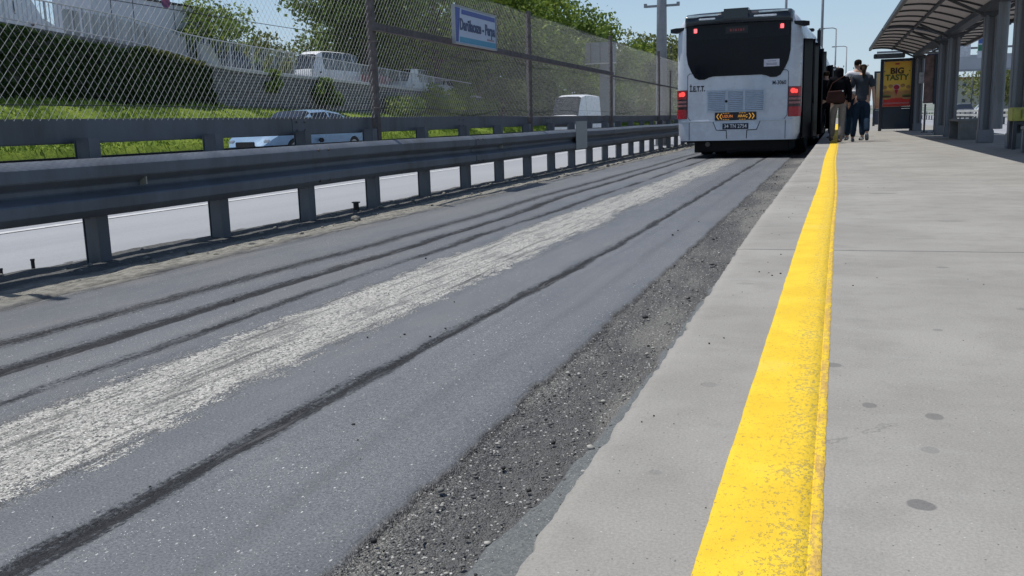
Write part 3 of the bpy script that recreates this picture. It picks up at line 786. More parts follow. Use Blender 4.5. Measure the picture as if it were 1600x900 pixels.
b = MB(); b.box((-.72, -.085, 2.97), (.66, .04, .05), bev=.015); bpart(b, "cap_strip", mat("chrome_strip", (.55, .58, .6), .12, .6), cap)
b = MB(); b.box((.72, -.085, 2.985), (.60, .04, .035), bev=.012); bpart(b, "cap_strip", mat("chrome_strip", (.55, .58, .6)), cap)
for s in (-1, 1):
    b = MB(); b.loft([[(s * 1.06, .02, 2.73), (s * 1.06, .16, 2.73), (s * 1.06, .16, 2.77), (s * 1.06, .02, 2.77)], [(s * 1.30, .0, 2.66), (s * 1.30, .18, 2.66), (s * 1.30, .18, 2.765), (s * 1.30, .0, 2.765)], [(s * 1.42, .03, 2.675), (s * 1.42, .17, 2.675), (s * 1.42, .17, 2.75), (s * 1.42, .03, 2.75)]])
    bpart(b, "corner_camera", bus_trim)
# hatch seams, bumper seams, recess
def seamline(pts, w=.011):
    b = MB()
    for a, c in zip(pts, pts[1:]): b.bar((a[0], -.0015, a[1]), (c[0], -.0015, c[1]), w, .006, upv=(0, 1, 0), ext=.006)
    bpart(b, "panel_gap", seam)
seamline([(-1.04, 1.05), (-1.04, 1.76), (-1.0, 1.80), (-.90, 1.80)]); seamline([(1.04, 1.05), (1.04, 1.76), (1.0, 1.80), (.90, 1.80)])
seamline([(-1.04, 1.05), (-1.03, .88), (-.97, .80), (-.48, .785)]); seamline([(1.04, 1.05), (1.03, .88), (.97, .80), (.48, .785)])
seamline([(-1.0, .785), (-1.0, .40)]); seamline([(1.0, .785), (1.0, .40)])
seamline([(-.50, .80), (-.42, .60), (-.21, .59), (-.20, .42)], .016); seamline([(.50, .80), (.42, .60), (.22, .59), (.21, .42)], .016)
b = MB(); b.extrude([(-.49, .775), (.49, .775), (.41, .605), (-.41, .605)], .008, Matrix.Translation((0, -.004, 0))); bpart(b, "plate_recess", mat("recess_pale", (.60, .66, .74), .3))
b = MB(); b.box((0, .10, .79), (2.30, .24, .028), bev=.008); bpart(b, "bumper_ledge", bus_w)
# vents
b = MB()
for x0, x1, z0, z1 in ((-.63, .58, 1.41, 1.44), (-.63, .58, .975, 1.005), (-.63, -.60, 1.006, 1.409), (.55, .58, 1.006, 1.409), (-.24, -.18, 1.006, 1.409), (.13, .18, 1.006, 1.409)):
    b.box(((x0 + x1) / 2, -.008, (z0 + z1) / 2), (x1 - x0, .016, z1 - z0))
vf = bpart(b, "vent_frame", grille_m)
for x0, x1 in ((-.595, -.245), (-.175, .125), (.185, .545)):
    b = MB()
    for k in range(10): b.box(((x0 + x1) / 2, -.004, 1.03 + k * .0395), (x1 - x0, .010, .028), Matrix.Rotation(R(-28), 4, 'X'))
    b.box(((x0 + x1) / 2, .002, 1.205), (x1 - x0, .004, .40)); bpart(b, "louvre", grille_m, vf)
b = MB(); b.tube([(-.215, -.03, 1.20), (-.215, -.014, 1.20)], .028, 10); bpart(b, "latch", bus_trim, vf)
# led sign
led = mat("led_amber", (.25, .14, .02), .5, emit=(1.0, .50, .08), estr=.42); ledr = mat("led_orange", (.25, .1, .02), .5, emit=(1.0, .30, .07), estr=.42)
b = MB(); b.box((-.02, -.016, .885), (.86, .03, .165), bev=.004); ls = bpart(b, "message_panel", black)
def chev(x, d):
    b = MB(); b.bar((x, -.033, .885), (x + d * .042, -.033, .945), .018, .003, upv=(0, 1, 0)); b.bar((x, -.0335, .885), (x + d * .042, -.0335, .825), .018, .003, upv=(0, 1, 0)); bpart(b, "led_chevron", led, ls)
for x in (-.41, -.345): chev(x, 1)
for x in (.37, .305): chev(x, -1)
Mt = lambda x, z: Matrix(((1, 0, 0, x), (0, 0, 1, -.033), (0, 1, 0, z), (0, 0, 0, 1)))
Mt = lambda x, z, y=-.033: Matrix.Translation((x, y, z)) @ Matrix.Rotation(PI / 2, 4, 'X')
o = text_mesh("led_word", "UZUN", .078, Mt(-.185, .885), ledr, None, rel=False, bold=.001); o.parent = ls
o = text_mesh("led_word", "ARAÇ", .078, Mt(.135, .885), led, None, rel=False, bold=.001); o.parent = ls
for x0 in (-.27, .07):
    for z in (.952, .818):
        b = MB()
        for k in range(3): b.box((x0 + k * .055, -.032, z), (.018, .003, .014))
        b.box((x0 + .055, -.0315, z), (.128, .001, .004)); bpart(b, "led_dots", led, ls)
# number plate and lettering
b = MB(); b.box((-.02, -.012, .675), (.54, .016, .125), bev=.004); npl = bpart(b, "number_plate", mat("plate_navy", (.008, .012, .035), .4))
o = text_mesh("plate_text", "34 TN 2754", .112, Mt(-.02, .675, -.022), mat("plate_white", (.7, .72, .75), .5), None, rel=False, bold=.001, xscale=.86); o.parent = npl
o = text_mesh("fleet_letters", "İ.E.T.T.", .155, Mt(-.83, 1.475, -.004), mat("letter_black", (.01, .012, .02), .5), None, rel=False, bold=.006, xscale=.70); o.parent = bus
o = text_mesh("fleet_number", "M-3060", .115, Mt(.86, 1.545, -.003), mat("letter_black", (.01, .012, .02), .5), None, rel=False, bold=.002, xscale=.78); o.parent = bus
# tail light clusters wrap round the corners
def wrap(z0, z1, name, m_, parent, s, off=0.0):
    path = [(1.055, -.010), (1.13, -.004), (1.19, .018), (1.245, .062), (1.288, .14)]
    b = MB(); secs = []
    zs = np.linspace(z0, z1, 4)
    for z in zs:
        t = (z - .85) / .61; tr = .05 * max(0, t - .85) / .15 if t > .85 else 0
        ring = [(s * (x + off), y - off - .004, z) for x, y in path] + [(s * (x - .02), y + .03, z) for x, y in path[::-1]]
        secs.append(ring)
    b.loft(secs); return bpart(b, name, m_, parent, smooth=False)
for s in (-1, 1):
    tl = wrap(.85, 1.46, "tail_light", mat("lamp_housing", (.05, .025, .03)), bus, s)
    wrap(1.27, 1.45, "red_lens", red_dim, tl, s, .006)
    b = MB(); b.tube([(s * 1.14, -.018, 1.375), (s * 1.14, .02, 1.375)], .052, 16); bpart(b, "brake_bulb", red_lit, tl)
    b = MB(); b.box((s * 1.20, .012, 1.365), (.07, .03, .08), Matrix.Rotation(s * R(30), 4, "Z"), bev=.012); bpart(b, "brake_bulb", red_lit, tl)
    wrap(1.19, 1.235, "clear_lens", clear_l, tl, s, .006); wrap(1.11, 1.155, "clear_lens", clear_l, tl, s, .006)
    wrap(.855, 1.05, "red_lens", red_dim, tl, s, .006)
# underside and wheels
b = MB(); b.box((0, 3.05, .44), (2.30, 5.6, .20)); bpart(b, "underbody", under)
b = MB(); b.box((.12, 1.0, .27), (1.9, 1.6, .26), bev=.03); bpart(b, "engine_pan", under)
b = MB(); b.tube([(-.62, .10, .30), (-.62, .5, .30)], .05, 10); bpart(b, "exhaust_pipe", mat("exhaust", (.12, .11, .1), .4, .6))
def wheel(x, y, M=None, r=.48, w=.30):
    s = 1 if x > 0 else -1
    b = MB(); n_ = 28
    pr = [(-w / 2, r * .62), (-w / 2, r * .93), (-w * .40, r), (w * .40, r), (w / 2, r * .93), (w / 2, r * .62)]
    secs = [[(x + u, y + q * math.cos(a), r + q * math.sin(a)) for u, q in pr] for a in np.linspace(0, 2 * PI, n_, endpoint=False)]
    secs.append(secs[0]); b.loft(secs, cap=False); bmesh.ops.remove_doubles(b.bm, verts=b.bm.verts, dist=1e-5)
    t = bpart(b, "wheel", tyre_m, smooth=True, M=M)
    b = MB(); b.tube([(x - w * .3, y, r), (x + s * w * .35, y, r)], r * .63, 20); b.tube([(x, y, r), (x + s * w * .48, y, r)], r * .22, 14); bpart(b, "rim", rim_m, t, M=M)
for x in (-1.08, -.74, .74, 1.08): wheel(x, 2.75)
for x in (-.92, .92):
    b = MB(); b.box((x, 1.9, .27), (.62, .02, .42)); bpart(b, 'mud_flap', under)
# bellows and front section
b = MB(); rings = []
J = Matrix.Translation((0, 6.4, 0)) @ Matrix.Rotation(R(1.4), 4, 'Z') @ Matrix.Translation((0, -6.4, 0))
for k in range(11):
    y = 5.88 + k * .11; d = .03 if k % 2 else .10
    rings.append([(x * (1 - d * .7 / 1.28), y, z - (d * .8 if z > 2 else -d)) for x, z in full])
b.loft(rings); bpart(b, "bellows", bus_trim)
b = MB(); b.loft([sec(6.95), sec(10), sec(14), sec(17.6), sec(17.9, .06, .05), sec(18.0, .16, .1)]); o = bpart(b, "front_body", bus_w, smooth=True, M=J); md = o.modifiers.new("split", 'EDGE_SPLIT'); md.split_angle = R(40)
b = MB(); b.box((0, 12.4, .36), (2.30, 10.6, .36)); bpart(b, "underbody", under, M=J)
for y in (8.6, 15.3):
    for x in (-1.08, 1.08): wheel(x, y, J)
# dark hoop seen at the joint
b = MB(); b.box((1.27, 5.82, 2.0), (.09, .16, 2.1), bev=.02); b.box((0, 5.82, 3.05), (2.3, .16, .08), bev=.02); bpart(b, "joint_hoop", bus_trim)
# roof units
b = MB(); b.box((0, 3.3, 3.10), (1.7, 2.4, .22), bev=.06); bpart(b, "roof_unit", bus_w)
b = MB(); b.box((0, 11.5, 3.10), (1.7, 3.0, .22), bev=.06); bpart(b, "roof_unit", bus_w, M=J)
# side glazing
for s in (-1, 1):
    for ya, yb in ((.50, 1.05), (2.35, 3.65), (3.72, 4.2) if s > 0 else (3.72, 5.6)):
        b = MB(); b.box((s * 1.284, (ya + yb) / 2, 1.72), (.012, yb - ya, 1.36), bev=.004); bpart(b, "side_window", bus_blk)
    for ya, yb in ((7.2, 8.0), (9.4, 11.2), (11.27, 12.6), (14.0, 15.9), (16.0, 16.6)):
        b = MB(); b.box((s * 1.284, (ya + yb) / 2, 1.72), (.012, yb - ya, 1.36), bev=.004); bpart(b, "side_window", bus_blk, M=J)
def door(y, M=None):
    b = MB(); b.box((1.283, y + .62, 1.42), (.014, 1.20, 2.06)); d = bpart(b, "doorway", under, M=M)
    for ya, yb, xa, xb in ((y - .02, y + .26, 1.47, 1.31), (y + .98, y + 1.26, 1.31, 1.47)):
        b = MB(); a0 = Vector((xa, ya, 0)); a1 = Vector((xb, yb, 0))
        b.bar((xa, ya, 1.43), (xb, yb, 1.43), .035, 2.08, upv=(0, 0, 1))
        bpart(b, "door_leaf", bus_blk, d, M=M)
    b = MB(); b.tube([(1.34, y + .3, .9), (1.34, y + .3, 1.7)], .016, 8); bpart(b, "grab_rail", mat("grab_rail", (.6, .6, .6), .3, .7), d, M=M)
door(1.10); door(4.35); door(8.05 + 4.6, J); door(16.65, J)
# dark rear-most door leaf seen edge on at the rear corner
b = MB(); b.bar((1.30, .42, 1.42), (1.45, .62, 1.42), .04, 2.04, upv=(0, 0, 1)); bpart(b, "door_leaf", bus_blk)
b = MB(); b.box((1.2835, 3.1, .70), (.010, 5.2, .62)); bpart(b, "side_skirt", bus_trim)
b = MB(); b.tube([(1.22, 17.7, 2.62), (1.55, 17.95, 2.60), (1.60, 18.0, 2.3)], .03, 8); mr = bpart(b, "mirror_arm", bus_trim, M=J)
b = MB(); b.box((1.60, 18.0, 2.15), (.24, .1, .36), bev=.04); bpart(b, "mirror", bus_trim, mr, M=J)
# ================================================================== VEHICLE BUILDER
glass_m = mat("vehicle_glass", (.012, .016, .022), .06, 0, .1, 4)
trim_m = mat("vehicle_trim", (.02, .02, .022), .5)
lamp_m = mat("head_lamp", (.5, .52, .55), .12, 0, .1, 30)
def vehicle(name, label, cat, loc, rz, st, paint, hw, wheels, wr=.33, group=None, glass=(), pillars=(), screen=(), nose=None, tail=None, plate=True):
    """st: list of (y, zbottom, zbelt, zroof, wbelt, wroof); front at +y. glass: station intervals with side glass, screen: intervals glazed across the top"""
    t = empty(name, loc, rz, label, cat, group)
    rings = []
    for (y, zb, zl, zr, wb, wr_) in st:
        rings.append([(0, y, zb), (wb * .86, y, zb), (wb * .99, y, zb + .12), (wb, y, zb + (zl - zb) * .6), (wb * .965, y, zl), (wr_, y, max(zl, zr - .07)), (wr_ * .82, y, zr), (0, y, zr + (.02 if zr > zl else .03))])
    B = MB(); Gd = {}; Sd = {}
    first = min(screen) if screen else 0
    for i in range(len(rings) - 1):
        a, c = rings[i], rings[i + 1]
        for s in (1, -1):
            f = lambda p: (p[0] * s, p[1], p[2])
            for k in range(7):
                pts = [f(a[k]), f(c[k]), f(c[k + 1]), f(a[k + 1])]
                q = []
                for p in pts:
                    if not any((Vector(p) - Vector(w)).length < 1e-4 for w in q): q.append(p)
                if len(q) < 3: continue
                tgt = B
                if k == 4 and i in glass: tgt = Gd.setdefault((i, s), MB())
                if k >= 5 and i in screen: tgt = Sd.setdefault(i, MB())
                if k == 4 and i in screen and i not in glass: tgt = B
                tgt.face(q)
    for ring in (rings[0], rings[-1]):
        pts = [(p[0], p[1], p[2]) for p in ring] + [(-p[0], p[1], p[2]) for p in ring[::-1] if abs(p[0]) > 1e-5]
        B.face(pts)
    for m_ in [B] + list(Gd.values()) + list(Sd.values()): bmesh.ops.remove_doubles(m_.bm, verts=m_.bm.verts, dist=1e-4)
    def ch(b, nm, m_, par=None, smooth=False):
        o = b.build(nm, m_, None, rel=False, smooth=smooth); o.parent = par or t; return o
    bo = ch(B, "body", paint, smooth=True); md = bo.modifiers.new("s", 'EDGE_SPLIT'); md.split_angle = R(32)
    for g_ in Gd.values(): ch(g_, "side_window", glass_m)
    for k_, g_ in Sd.items(): ch(g_, "windscreen" if k_ == max(screen) else "rear_window", glass_m)
    for (x, y) in wheels:
        b = MB(); n_ = 20; w = .21
        pr = [(-w / 2, wr * .62), (-w / 2, wr * .93), (-w * .38, wr), (w * .38, wr), (w / 2, wr * .93), (w / 2, wr * .62)]
        secs = [[(x + u, y + q * math.cos(an), wr + q * math.sin(an)) for u, q in pr] for an in np.linspace(0, 2 * PI, n_, endpoint=False)]; secs.append(secs[0])
        b.loft(secs, cap=False); bmesh.ops.remove_doubles(b.bm, verts=b.bm.verts, dist=1e-5); wo_ = ch(b, "wheel", tyre_m, smooth=True)
        b = MB(); b.tube([(x - .08, y, wr), (x + (.1 if x > 0 else -.1), y, wr)], wr * .63, 14); ch(b, "rim", rim_m, wo_)
    y1 = st[-1][0]; y0 = st[0][0]; w1 = st[-1][4]; w0 = st[0][4]; zl = st[-1][2]; zb = st[-1][1]
    for s in (-1, 1):
        b = MB(); b.box((s * st[-2][4] * .78, st[-2][0] + .03, st[-2][2] - .07), (w1 * .34, .16, .12), bev=.03); ch(b, "headlight", lamp_m)
        b = MB(); b.box((s * w0 * .78, y0 - .005, st[0][2] - .12), (w0 * .28, .05, .20), bev=.02); ch(b, "tail_lamp", red_dim)
        if hw:
            b = MB(); b.box((s * (hw + .10), screen_y(st, screen), st[0][2] + .1 if False else zl + .12), (.17, .08, .14), bev=.03); ch(b, "wing_mirror", trim_m)
    b = MB(); b.box((0, y1 + .01, zb + .22), (w1 * 1.1, .04, .16), bev=.015); ch(b, "grille", trim_m)
    b = MB(); b.box((0, (y0 + y1) / 2, zb + .02), (w1 * 1.5, (y1 - y0) * .9, .06)); ch(b, "underside", trim_m)
    return t
def screen_y(st, screen):
    return st[max(screen)][0] if screen else 0
CAR = [(-2.25, .30, .72, .72, .66, .60), (-2.18, .22, .92, .94, .80, .66), (-1.75, .2, .96, 1.02, .86, .66), (-1.15, .2, .95, 1.38, .89, .62), (-.45, .2, .94, 1.47, .90, .63), (-.37, .2, .94, 1.475, .90, .63), (.35, .2, .93, 1.44, .90, .62), (1.15, .2, .92, .98, .89, .70), (1.75, .2, .80, .84, .85, .66), (2.12, .22, .62, .65, .76, .56), (2.34, .26, .42, .43, .58, .42)]
def car(name, label, loc, rz, paint, group=None, scale=1.0, cat="car"):
    t = vehicle(name, label, cat, loc, rz, CAR, paint, .88, [(-.78, -1.38), (.78, -1.38), (-.78, 1.38), (.78, 1.38)], .32, group, glass=(3, 5), screen=(2, 6))
    t.scale = (scale,) * 3
    return t
VAN = [(-2.75, .40, 1.1, 2.30, .96, .80), (-2.72, .32, 1.15, 2.42, .98, .84), (-.4, .3, 1.15, 2.47, .99, .86), (.35, .3, 1.15, 2.45, .99, .85), (.42, .3, 1.15, 2.44, .99, .85), (1.15, .3, 1.15, 2.33, .98, .80), (1.95, .3, 1.15, 1.22, .97, .84), (2.55, .3, .95, .98, .92, .76), (2.72, .4, .7, .72, .78, .66)]
MINI = [(-3.3, .45, 1.25, 2.45, 1.0, .80), (-3.2, .36, 1.3, 2.72, 1.06, .84), (-2.4, .36, 1.3, 2.82, 1.08, .86), (-2.3, .36, 1.3, 2.82, 1.08, .86), (-1.0, .36, 1.3, 2.84, 1.08, .86), (-.9, .36, 1.3, 2.84, 1.08, .86), (.5, .36, 1.3, 2.83, 1.08, .86), (.6, .36, 1.3, 2.83, 1.08, .86), (2.0, .36, 1.3, 2.78, 1.08, .86), (2.1, .36, 1.3, 2.76, 1.08, .85), (2.75, .36, 1.28, 2.5, 1.06, .80), (3.25, .36, 1.2, 1.3, 1.0, .82), (3.45, .42, .9, .92, .9, .7)]
white_p = mat("white_paint", (.72, .73, .74), .3, 0, .04, 4)

# ================================================================== SHELTER AND PLATFORM FURNITURE
al = mat("shelter_steel", (.20, .21, .23), .5, .35, .12, 5, .0006, dirt=(.14, .145, .15), stretch=(1, 1, .25))
al_d = mat("shelter_dark_steel", (.07, .075, .085), .5, .3, .15, 6)
conc = mat("bench_concrete", (.22, .22, .21), .85, 0, .15, 7, .003, dirt=(.15, .15, .14))
Xb = lambda y: 2.52 - .013 * (y - 18)
Zb = lambda y: 2.45
pn = NT("roof_sheet"); vv = pn.coord()
pc = pn.mix(pn.ramp(pn.noise(1.2, 5, .6, vv), .3, .7), (.16, .15, .145), (.24, .225, .215))
pn.fin(pc, .5); tr = pn.n("ShaderNodeBsdfTranslucent"); tr.inputs[0].default_value = (.50, .47, .45, 1)
ms = pn.n("ShaderNodeMixShader"); ms.inputs[0].default_value = .5; pn.l(pn.b.outputs[0], ms.inputs[1]); pn.l(tr.outputs[0], ms.inputs[2]); pn.l(ms.outputs[0], pn.out.inputs[0])
roofm = pn.m
def wing(y, s, k):
    """points on the wing from beam (k=0) to eave (k=1)"""
    return (Xb(y) + s * 1.42 * k, y, Zb(y) + .03 + .26 * math.sin(k * PI * .62))
def shelter(ya, yb, ycols, label):
    t = empty("platform_shelter", (Xb((ya + yb) / 2), (ya + yb) / 2, 0), label=label, cat="shelter", group="shelters along the platform")
    for s in (-1, 1):
        b = MB(); ks = np.linspace(0, 1, 9); yy = np.linspace(ya, yb, 8)
        b.loft([[wing(y, s, k) for k in ks] + [tuple(Vector(wing(y, s, k)) + Vector((0, 0, .012))) for k in ks[::-1]] for y in yy])
        b.build("roof_sheet", roofm, t)
        y = ya
        nrib = int(round((yb - ya) / 1.17))
        for i in range(nrib + 1):
            y = ya + (yb - ya) * i / nrib; w = .07 if i in (0, nrib) else .035
            pts = [wing(y, s, k) for k in ks]
            b = MB()
            for p, q in zip(pts, pts[1:]): b.bar((p[0], p[1], p[2] - .022), (q[0], q[1], q[2] - .022), w, .04, upv=(0, 1, 0), ext=.004)
            b.build("rib", al_d, t)
        for k, w in ((.52, .05), (1.0, .07)):
            b = MB()
            p = wing(ya, s, k); q = wing(yb, s, k); b.bar((p[0], p[1], p[2] - .05), (q[0], q[1], q[2] - .05), w, .06 if k < 1 else .09); b.build("purlin" if k < 1 else "eave_tube", al_d, t)
    b = MB(); b.bar((Xb(ya), ya, Zb(ya) - .04), (Xb(yb), yb, Zb(yb) - .04), .20, .12); b.build("gutter_beam", al_d, t)
    for yc in ycols:
        x = Xb(yc) + .07; z = Zb(yc) - .10
        b = MB(); b.box((x - .085, yc, z / 2), (.075, .20, z), bev=.02); b.box((x + .085, yc, z / 2), (.075, .20, z), bev=.02); b.box((x, yc + .03, z / 2), (.10, .05, z - .02)); co = b.build("column", al, t)
        b = MB(); b.box((x, yc, .12), (.27, .24, .24), bev=.012); b.build("column_shoe", al, co)
        b = MB(); b.box((x, yc, z - .02), (.34, .22, .12), bev=.02); b.build("column_head", al_d, co)
        for s in (-1, 1):
            p = wing(yc, s, .50); b = MB(); b.bar((x + s * .1, yc, z - .05), (p[0], p[1], p[2] - .05), .05, .07, upv=(0, 1, 0)); b.build("bracket_arm", al_d, co)
    return t
s1 = shelter(8.6, 25.5, (9.5, 12.8, 16.3, 19.3, 24.5), "nearer grey platform shelter with curved ribbed roof and heavy twin steel columns")
s2 = shelter(25.8, 33.6, (26.5, 32.9), "farther grey platform shelter with curved ribbed roof beside the advertising box")
b = MB(); b.tube([(Xb(17.6), 17.6, Zb(17.6) - .08), (Xb(17.6), 17.6, .28)], .085, 12); b.build("downpipe", al, s1)

def lightbox(x0, x1, y, h, label, name="advertising_box", poster=None, base=True):
    t = empty(name, ((x0 + x1) / 2, y, 0), label=label, cat="advertising box")
    fr = mat("box_frame", (.022, .028, .040), .4, .2, .1, 8); pan = mat("box_panel", (.022, .036, .055), .5, 0, .12, 3)
    b = MB()
    for x in (x0 + .04, x1 - .04): b.box((x, y, h / 2), (.10, .30, h), bev=.008)
    b.build("frame_post", fr, t)
    b = MB(); b.box(((x0 + x1) / 2, y, .39), (x1 - x0 - .19, .26, .66), bev=.01); b.build("base_panel", pan, t)
    b = MB(); b.box(((x0 + x1) / 2, y, .76), (x1 - x0 - .19, .24, .06)); b.box(((x0 + x1) / 2, y, h - .04), (x1 - x0 - .19, .24, .08)); b.build("frame_rail", fr, t)
    pl = MB(); zc = (.80 + h - .09) / 2; hh = h - .09 - .80
    pl.box(((x0 + x1) / 2, y, zc), (x1 - x0 - .20, .18, hh)); pl.build("poster", poster, t)
    return t, zc, hh
pm = NT("poster_print"); v = pm.coord(); sx = pm.n("ShaderNodeSeparateXYZ"); pm.l(v, sx.inputs[0])
zc_ = sx.outputs[2]
cc = pm.mix(pm.ramp(zc_, 1.95, 2.25, smooth=False), (.85, .55, .08), (.85, .42, .05))
cc = pm.mix(pm.ramp(zc_, 1.40, 1.25), cc, (.52, .26, .10))
cc = pm.mix(pm.ramp(pm.math('ADD', zc_, pm.math('MULTIPLY', pm.noise(7, 3, .6, v), .16)), 1.19, 1.10), cc, (.60, .028, .02))
pm.fin(cc, .25)
ax0, ax1, ay = 1.26, 2.30, 33.6
t, zc, hh = lightbox(ax0, ax1, ay, 2.34, "dark advertising box with yellow and red burger poster reading BIG TASTY", poster=pm.m)
fy = ay - .094; xm = 1.76
tm = lambda x, z: Matrix.Translation((x, fy, z)) @ Matrix.Rotation(PI / 2, 4, 'X')
text_mesh("poster_word", "BIG", .26, tm(xm, 1.94), mat("print_brown", (.07, .035, .015), .6), t, bold=.012, xscale=1.05)
text_mesh("poster_word", "TASTY", .25, tm(xm, 1.73), mat("print_olive", (.10, .13, .03), .6), t, bold=.010, xscale=.95)
for x in (1.38, 2.14):
    b = MB(); b.tube([(x, fy - .003, 1.94), (x, fy, 1.94)], .02, 8); b.build("poster_dot", mat("print_brown", (.07, .035, .015)), t)
b = MB(); b.box((xm, fy, 2.17), (.13, .004, .045)); b.build("poster_mark", mat("print_red", (.45, .03, .02), .5), t)
b = MB(); b.box((xm, fy, .905), (.82, .004, .05)); b.build("poster_band", mat("print_pink", (.55, .16, .16), .5), t)
def disc(nm, x, z, rx, rz, c, dy=0.0):
    b = MB(); b.face([(x + rx * math.cos(a), fy - dy, z + rz * math.sin(a)) for a in np.linspace(0, 2 * PI, 20, endpoint=False)]); b.build(nm, mat("print_" + nm, c, .5), t)
for x, z, sc in ((1.46, 1.13, .8), (2.08, 1.13, .8), (1.78, 1.25, .0)):
    if not sc: continue
    disc("bun_top", x, z + .10, .17 * sc, .09 * sc, (.42, .22, .07), .002); disc("bun_lettuce", x, z + .025, .19 * sc, .03, (.16, .22, .05), .003); disc("bun_patty", x, z - .01, .18 * sc, .03, (.10, .04, .02), .004); disc("bun_base", x, z - .06, .16 * sc, .045, (.45, .27, .10), .003)
for x, z in ((1.40, 1.42), (1.58, 1.46), (1.95, 1.47), (2.12, 1.42)): disc("bun_top", x, z, .07, .06, (.42, .22, .07), .001)
disc("badge_rim", xm, 1.42, .115, .105, (.62, .45, .42), .005); disc("badge_centre", xm, 1.42, .085, .078, (.45, .02, .05), .007)
b = MB(); b.face([(xm - .06, fy - .006, 1.34), (xm + .06, fy - .006, 1.34), (xm, fy - .006, 1.16)]); b.build("badge_tail", mat("print_tail", (.42, .02, .04), .5), t)
b = MB(); b.box((1.50, ay - .02, 2.44), (.96, .26, .15), bev=.02); hd = b.build("header_bar", mat("header_steel", (.10, .125, .15), .45, .2), t)
b = MB(); b.tube([(1.10, ay - .16, 2.44), (1.10, ay - .145, 2.44)], .03, 10); b.build("header_bolt", black, hd)
pm2 = NT("poster_print_far"); v = pm2.coord(); sx = pm2.n("ShaderNodeSeparateXYZ"); pm2.l(v, sx.inputs[0])
pm2.fin(pm2.mix(pm2.ramp(pm2.math('ADD', sx.outputs[2], pm2.math('MULTIPLY', pm2.noise(5, 3, .6, v), .8)), 1.2, 2.2), (.30, .12, .05), (.48, .33, .15)), .4)
lightbox(1.50, 2.7, 47.0, 2.5, "dark advertising box with tan and orange poster half hidden behind the burger poster box", poster=pm2.m)

# information stand
t = empty("information_stand", (2.52, 29.7, 0), label="slim framed notice stand on two dark legs between the shelter columns", cat="notice stand")
b = MB(); b.box((2.42, 29.7, 1.52), (.26, .05, 1.36), bev=.01); b.build("poster_panel", mat("notice_print", (.13, .075, .07), .4, 0, .5, 5), t)
b = MB(); b.box((2.62, 29.68, 1.52), (.14, .10, 1.42), bev=.01); b.build("side_case", mat("box_panel", (.022, .036, .055)), t)
b = MB(); b.box((2.50, 29.69, 2.26), (.40, .12, .05)); b.build("top_cap", al, t)
for x in (2.36, 2.63):
    b = MB(); b.box((x, 29.75, .41), (.05, .06, .82)); b.box((x, 29.72, .01), (.17, .2, .02)); b.build("leg", al_d, t)
t = empty("hanging_sign", (2.55, 31.2, 2.2), label="dark blue sign box hanging under the farther shelter roof", cat="sign")
b = MB(); b.box((2.80, 31.2, 2.28), (.62, .10, .20), bev=.01); b.build("case", mat("sign_blue_case", (.03, .05, .12), .4), t)
for x in (2.6, 3.0): MB().tube([(x, 31.2, 2.38), (x, 31.2, 2.52)], .01, 6).build("hanger", al_d, t)
t = empty("column_notice", (2.5, 32.7, 1.6), label="small pale notice board fixed to the shelter column by the burger poster", cat="notice")
b = MB(); b.box((2.44, 32.60, 1.66), (.17, .02, .34), bev=.004); b.build("board", mat("notice_pale", (.34, .33, .35), .5), t)
b = MB(); b.box((2.44, 32.585, 1.72), (.12, .004, .012)); b.build("print_line", mat("notice_ink", (.1, .1, .12)), t)

# benches
def bench(name, x0, x1, y0, y1, h, label, recess=True):
    t = empty(name, ((x0 + x1) / 2, (y0 + y1) / 2, 0), label=label, cat="bench")
    b = MB(); b.box(((x0 + x1) / 2, (y0 + y1) / 2, h - .03), (x1 - x0 + .03, y1 - y0 + .03, .05), bev=.01); b.build("seat_slab", conc, t)
    b = MB(); b.box(((x0 + x1) / 2, y0 + .06, (h - .056) / 2), (x1 - x0, .12, h - .056), bev=.008)
    for k in range(14): b.box((x0 + .03 + (x1 - x0 - .06) * k / 13, y0 - .006, (h - .06) / 2), (.014, .012, h - .10))
    b.build("end_slab", conc, t)
    b = MB(); b.box(((x0 + x1) / 2, y1 - .06, (h - .056) / 2), (x1 - x0, .12, h - .056), bev=.008); b.build("end_slab", conc, t)
    b = MB(); b.box(((x0 + x1) / 2 + .08, (y0 + y1) / 2, (h - .056) / 2), (.14, y1 - y0 - .26, h - .06)); b.build("stretcher_wall", conc, t)
    return t
bench("concrete_bench", 2.36, 2.92, 21.4, 23.2, .43, "grey concrete bench block between the first and second shelter columns")
bench("concrete_bench", 2.44, 3.05, 14.15, 14.8, .37, "grey concrete bench block at the right edge, nearest to the camera")
t = empty("yellow_bench", (3.0, 16.0, 0), label="yellow-green slab seat on dark steel legs beside the twin columns", cat="bench")
yb_ = mat("yellow_seat", (.42, .42, .09), .55, 0, .18, 12, .002, dirt=(.28, .29, .10))
b = MB(); b.box((3.0, 15.9, .525), (1.10, .42, .20), bev=.015); b.build("seat", yb_, t)
b = MB()
for x in (2.57, 2.75, 2.93, 3.15): b.box((x, 15.68, .525), (.016, .012, .13))
b.build("seat_grooves", mat("groove_olive", (.16, .16, .04), .7), t)
for x in (2.50, 3.46):
    MB().box((x, 15.75, .21), (.05, .06, .42)).build("leg", al_d, t); MB().box((x, 16.08, .21), (.05, .06, .42)).build("leg", al_d, t)
b = MB(); b.box((3.03, 15.9, .395), (1.0, .30, .05)); b.build("under_frame", al_d, t)

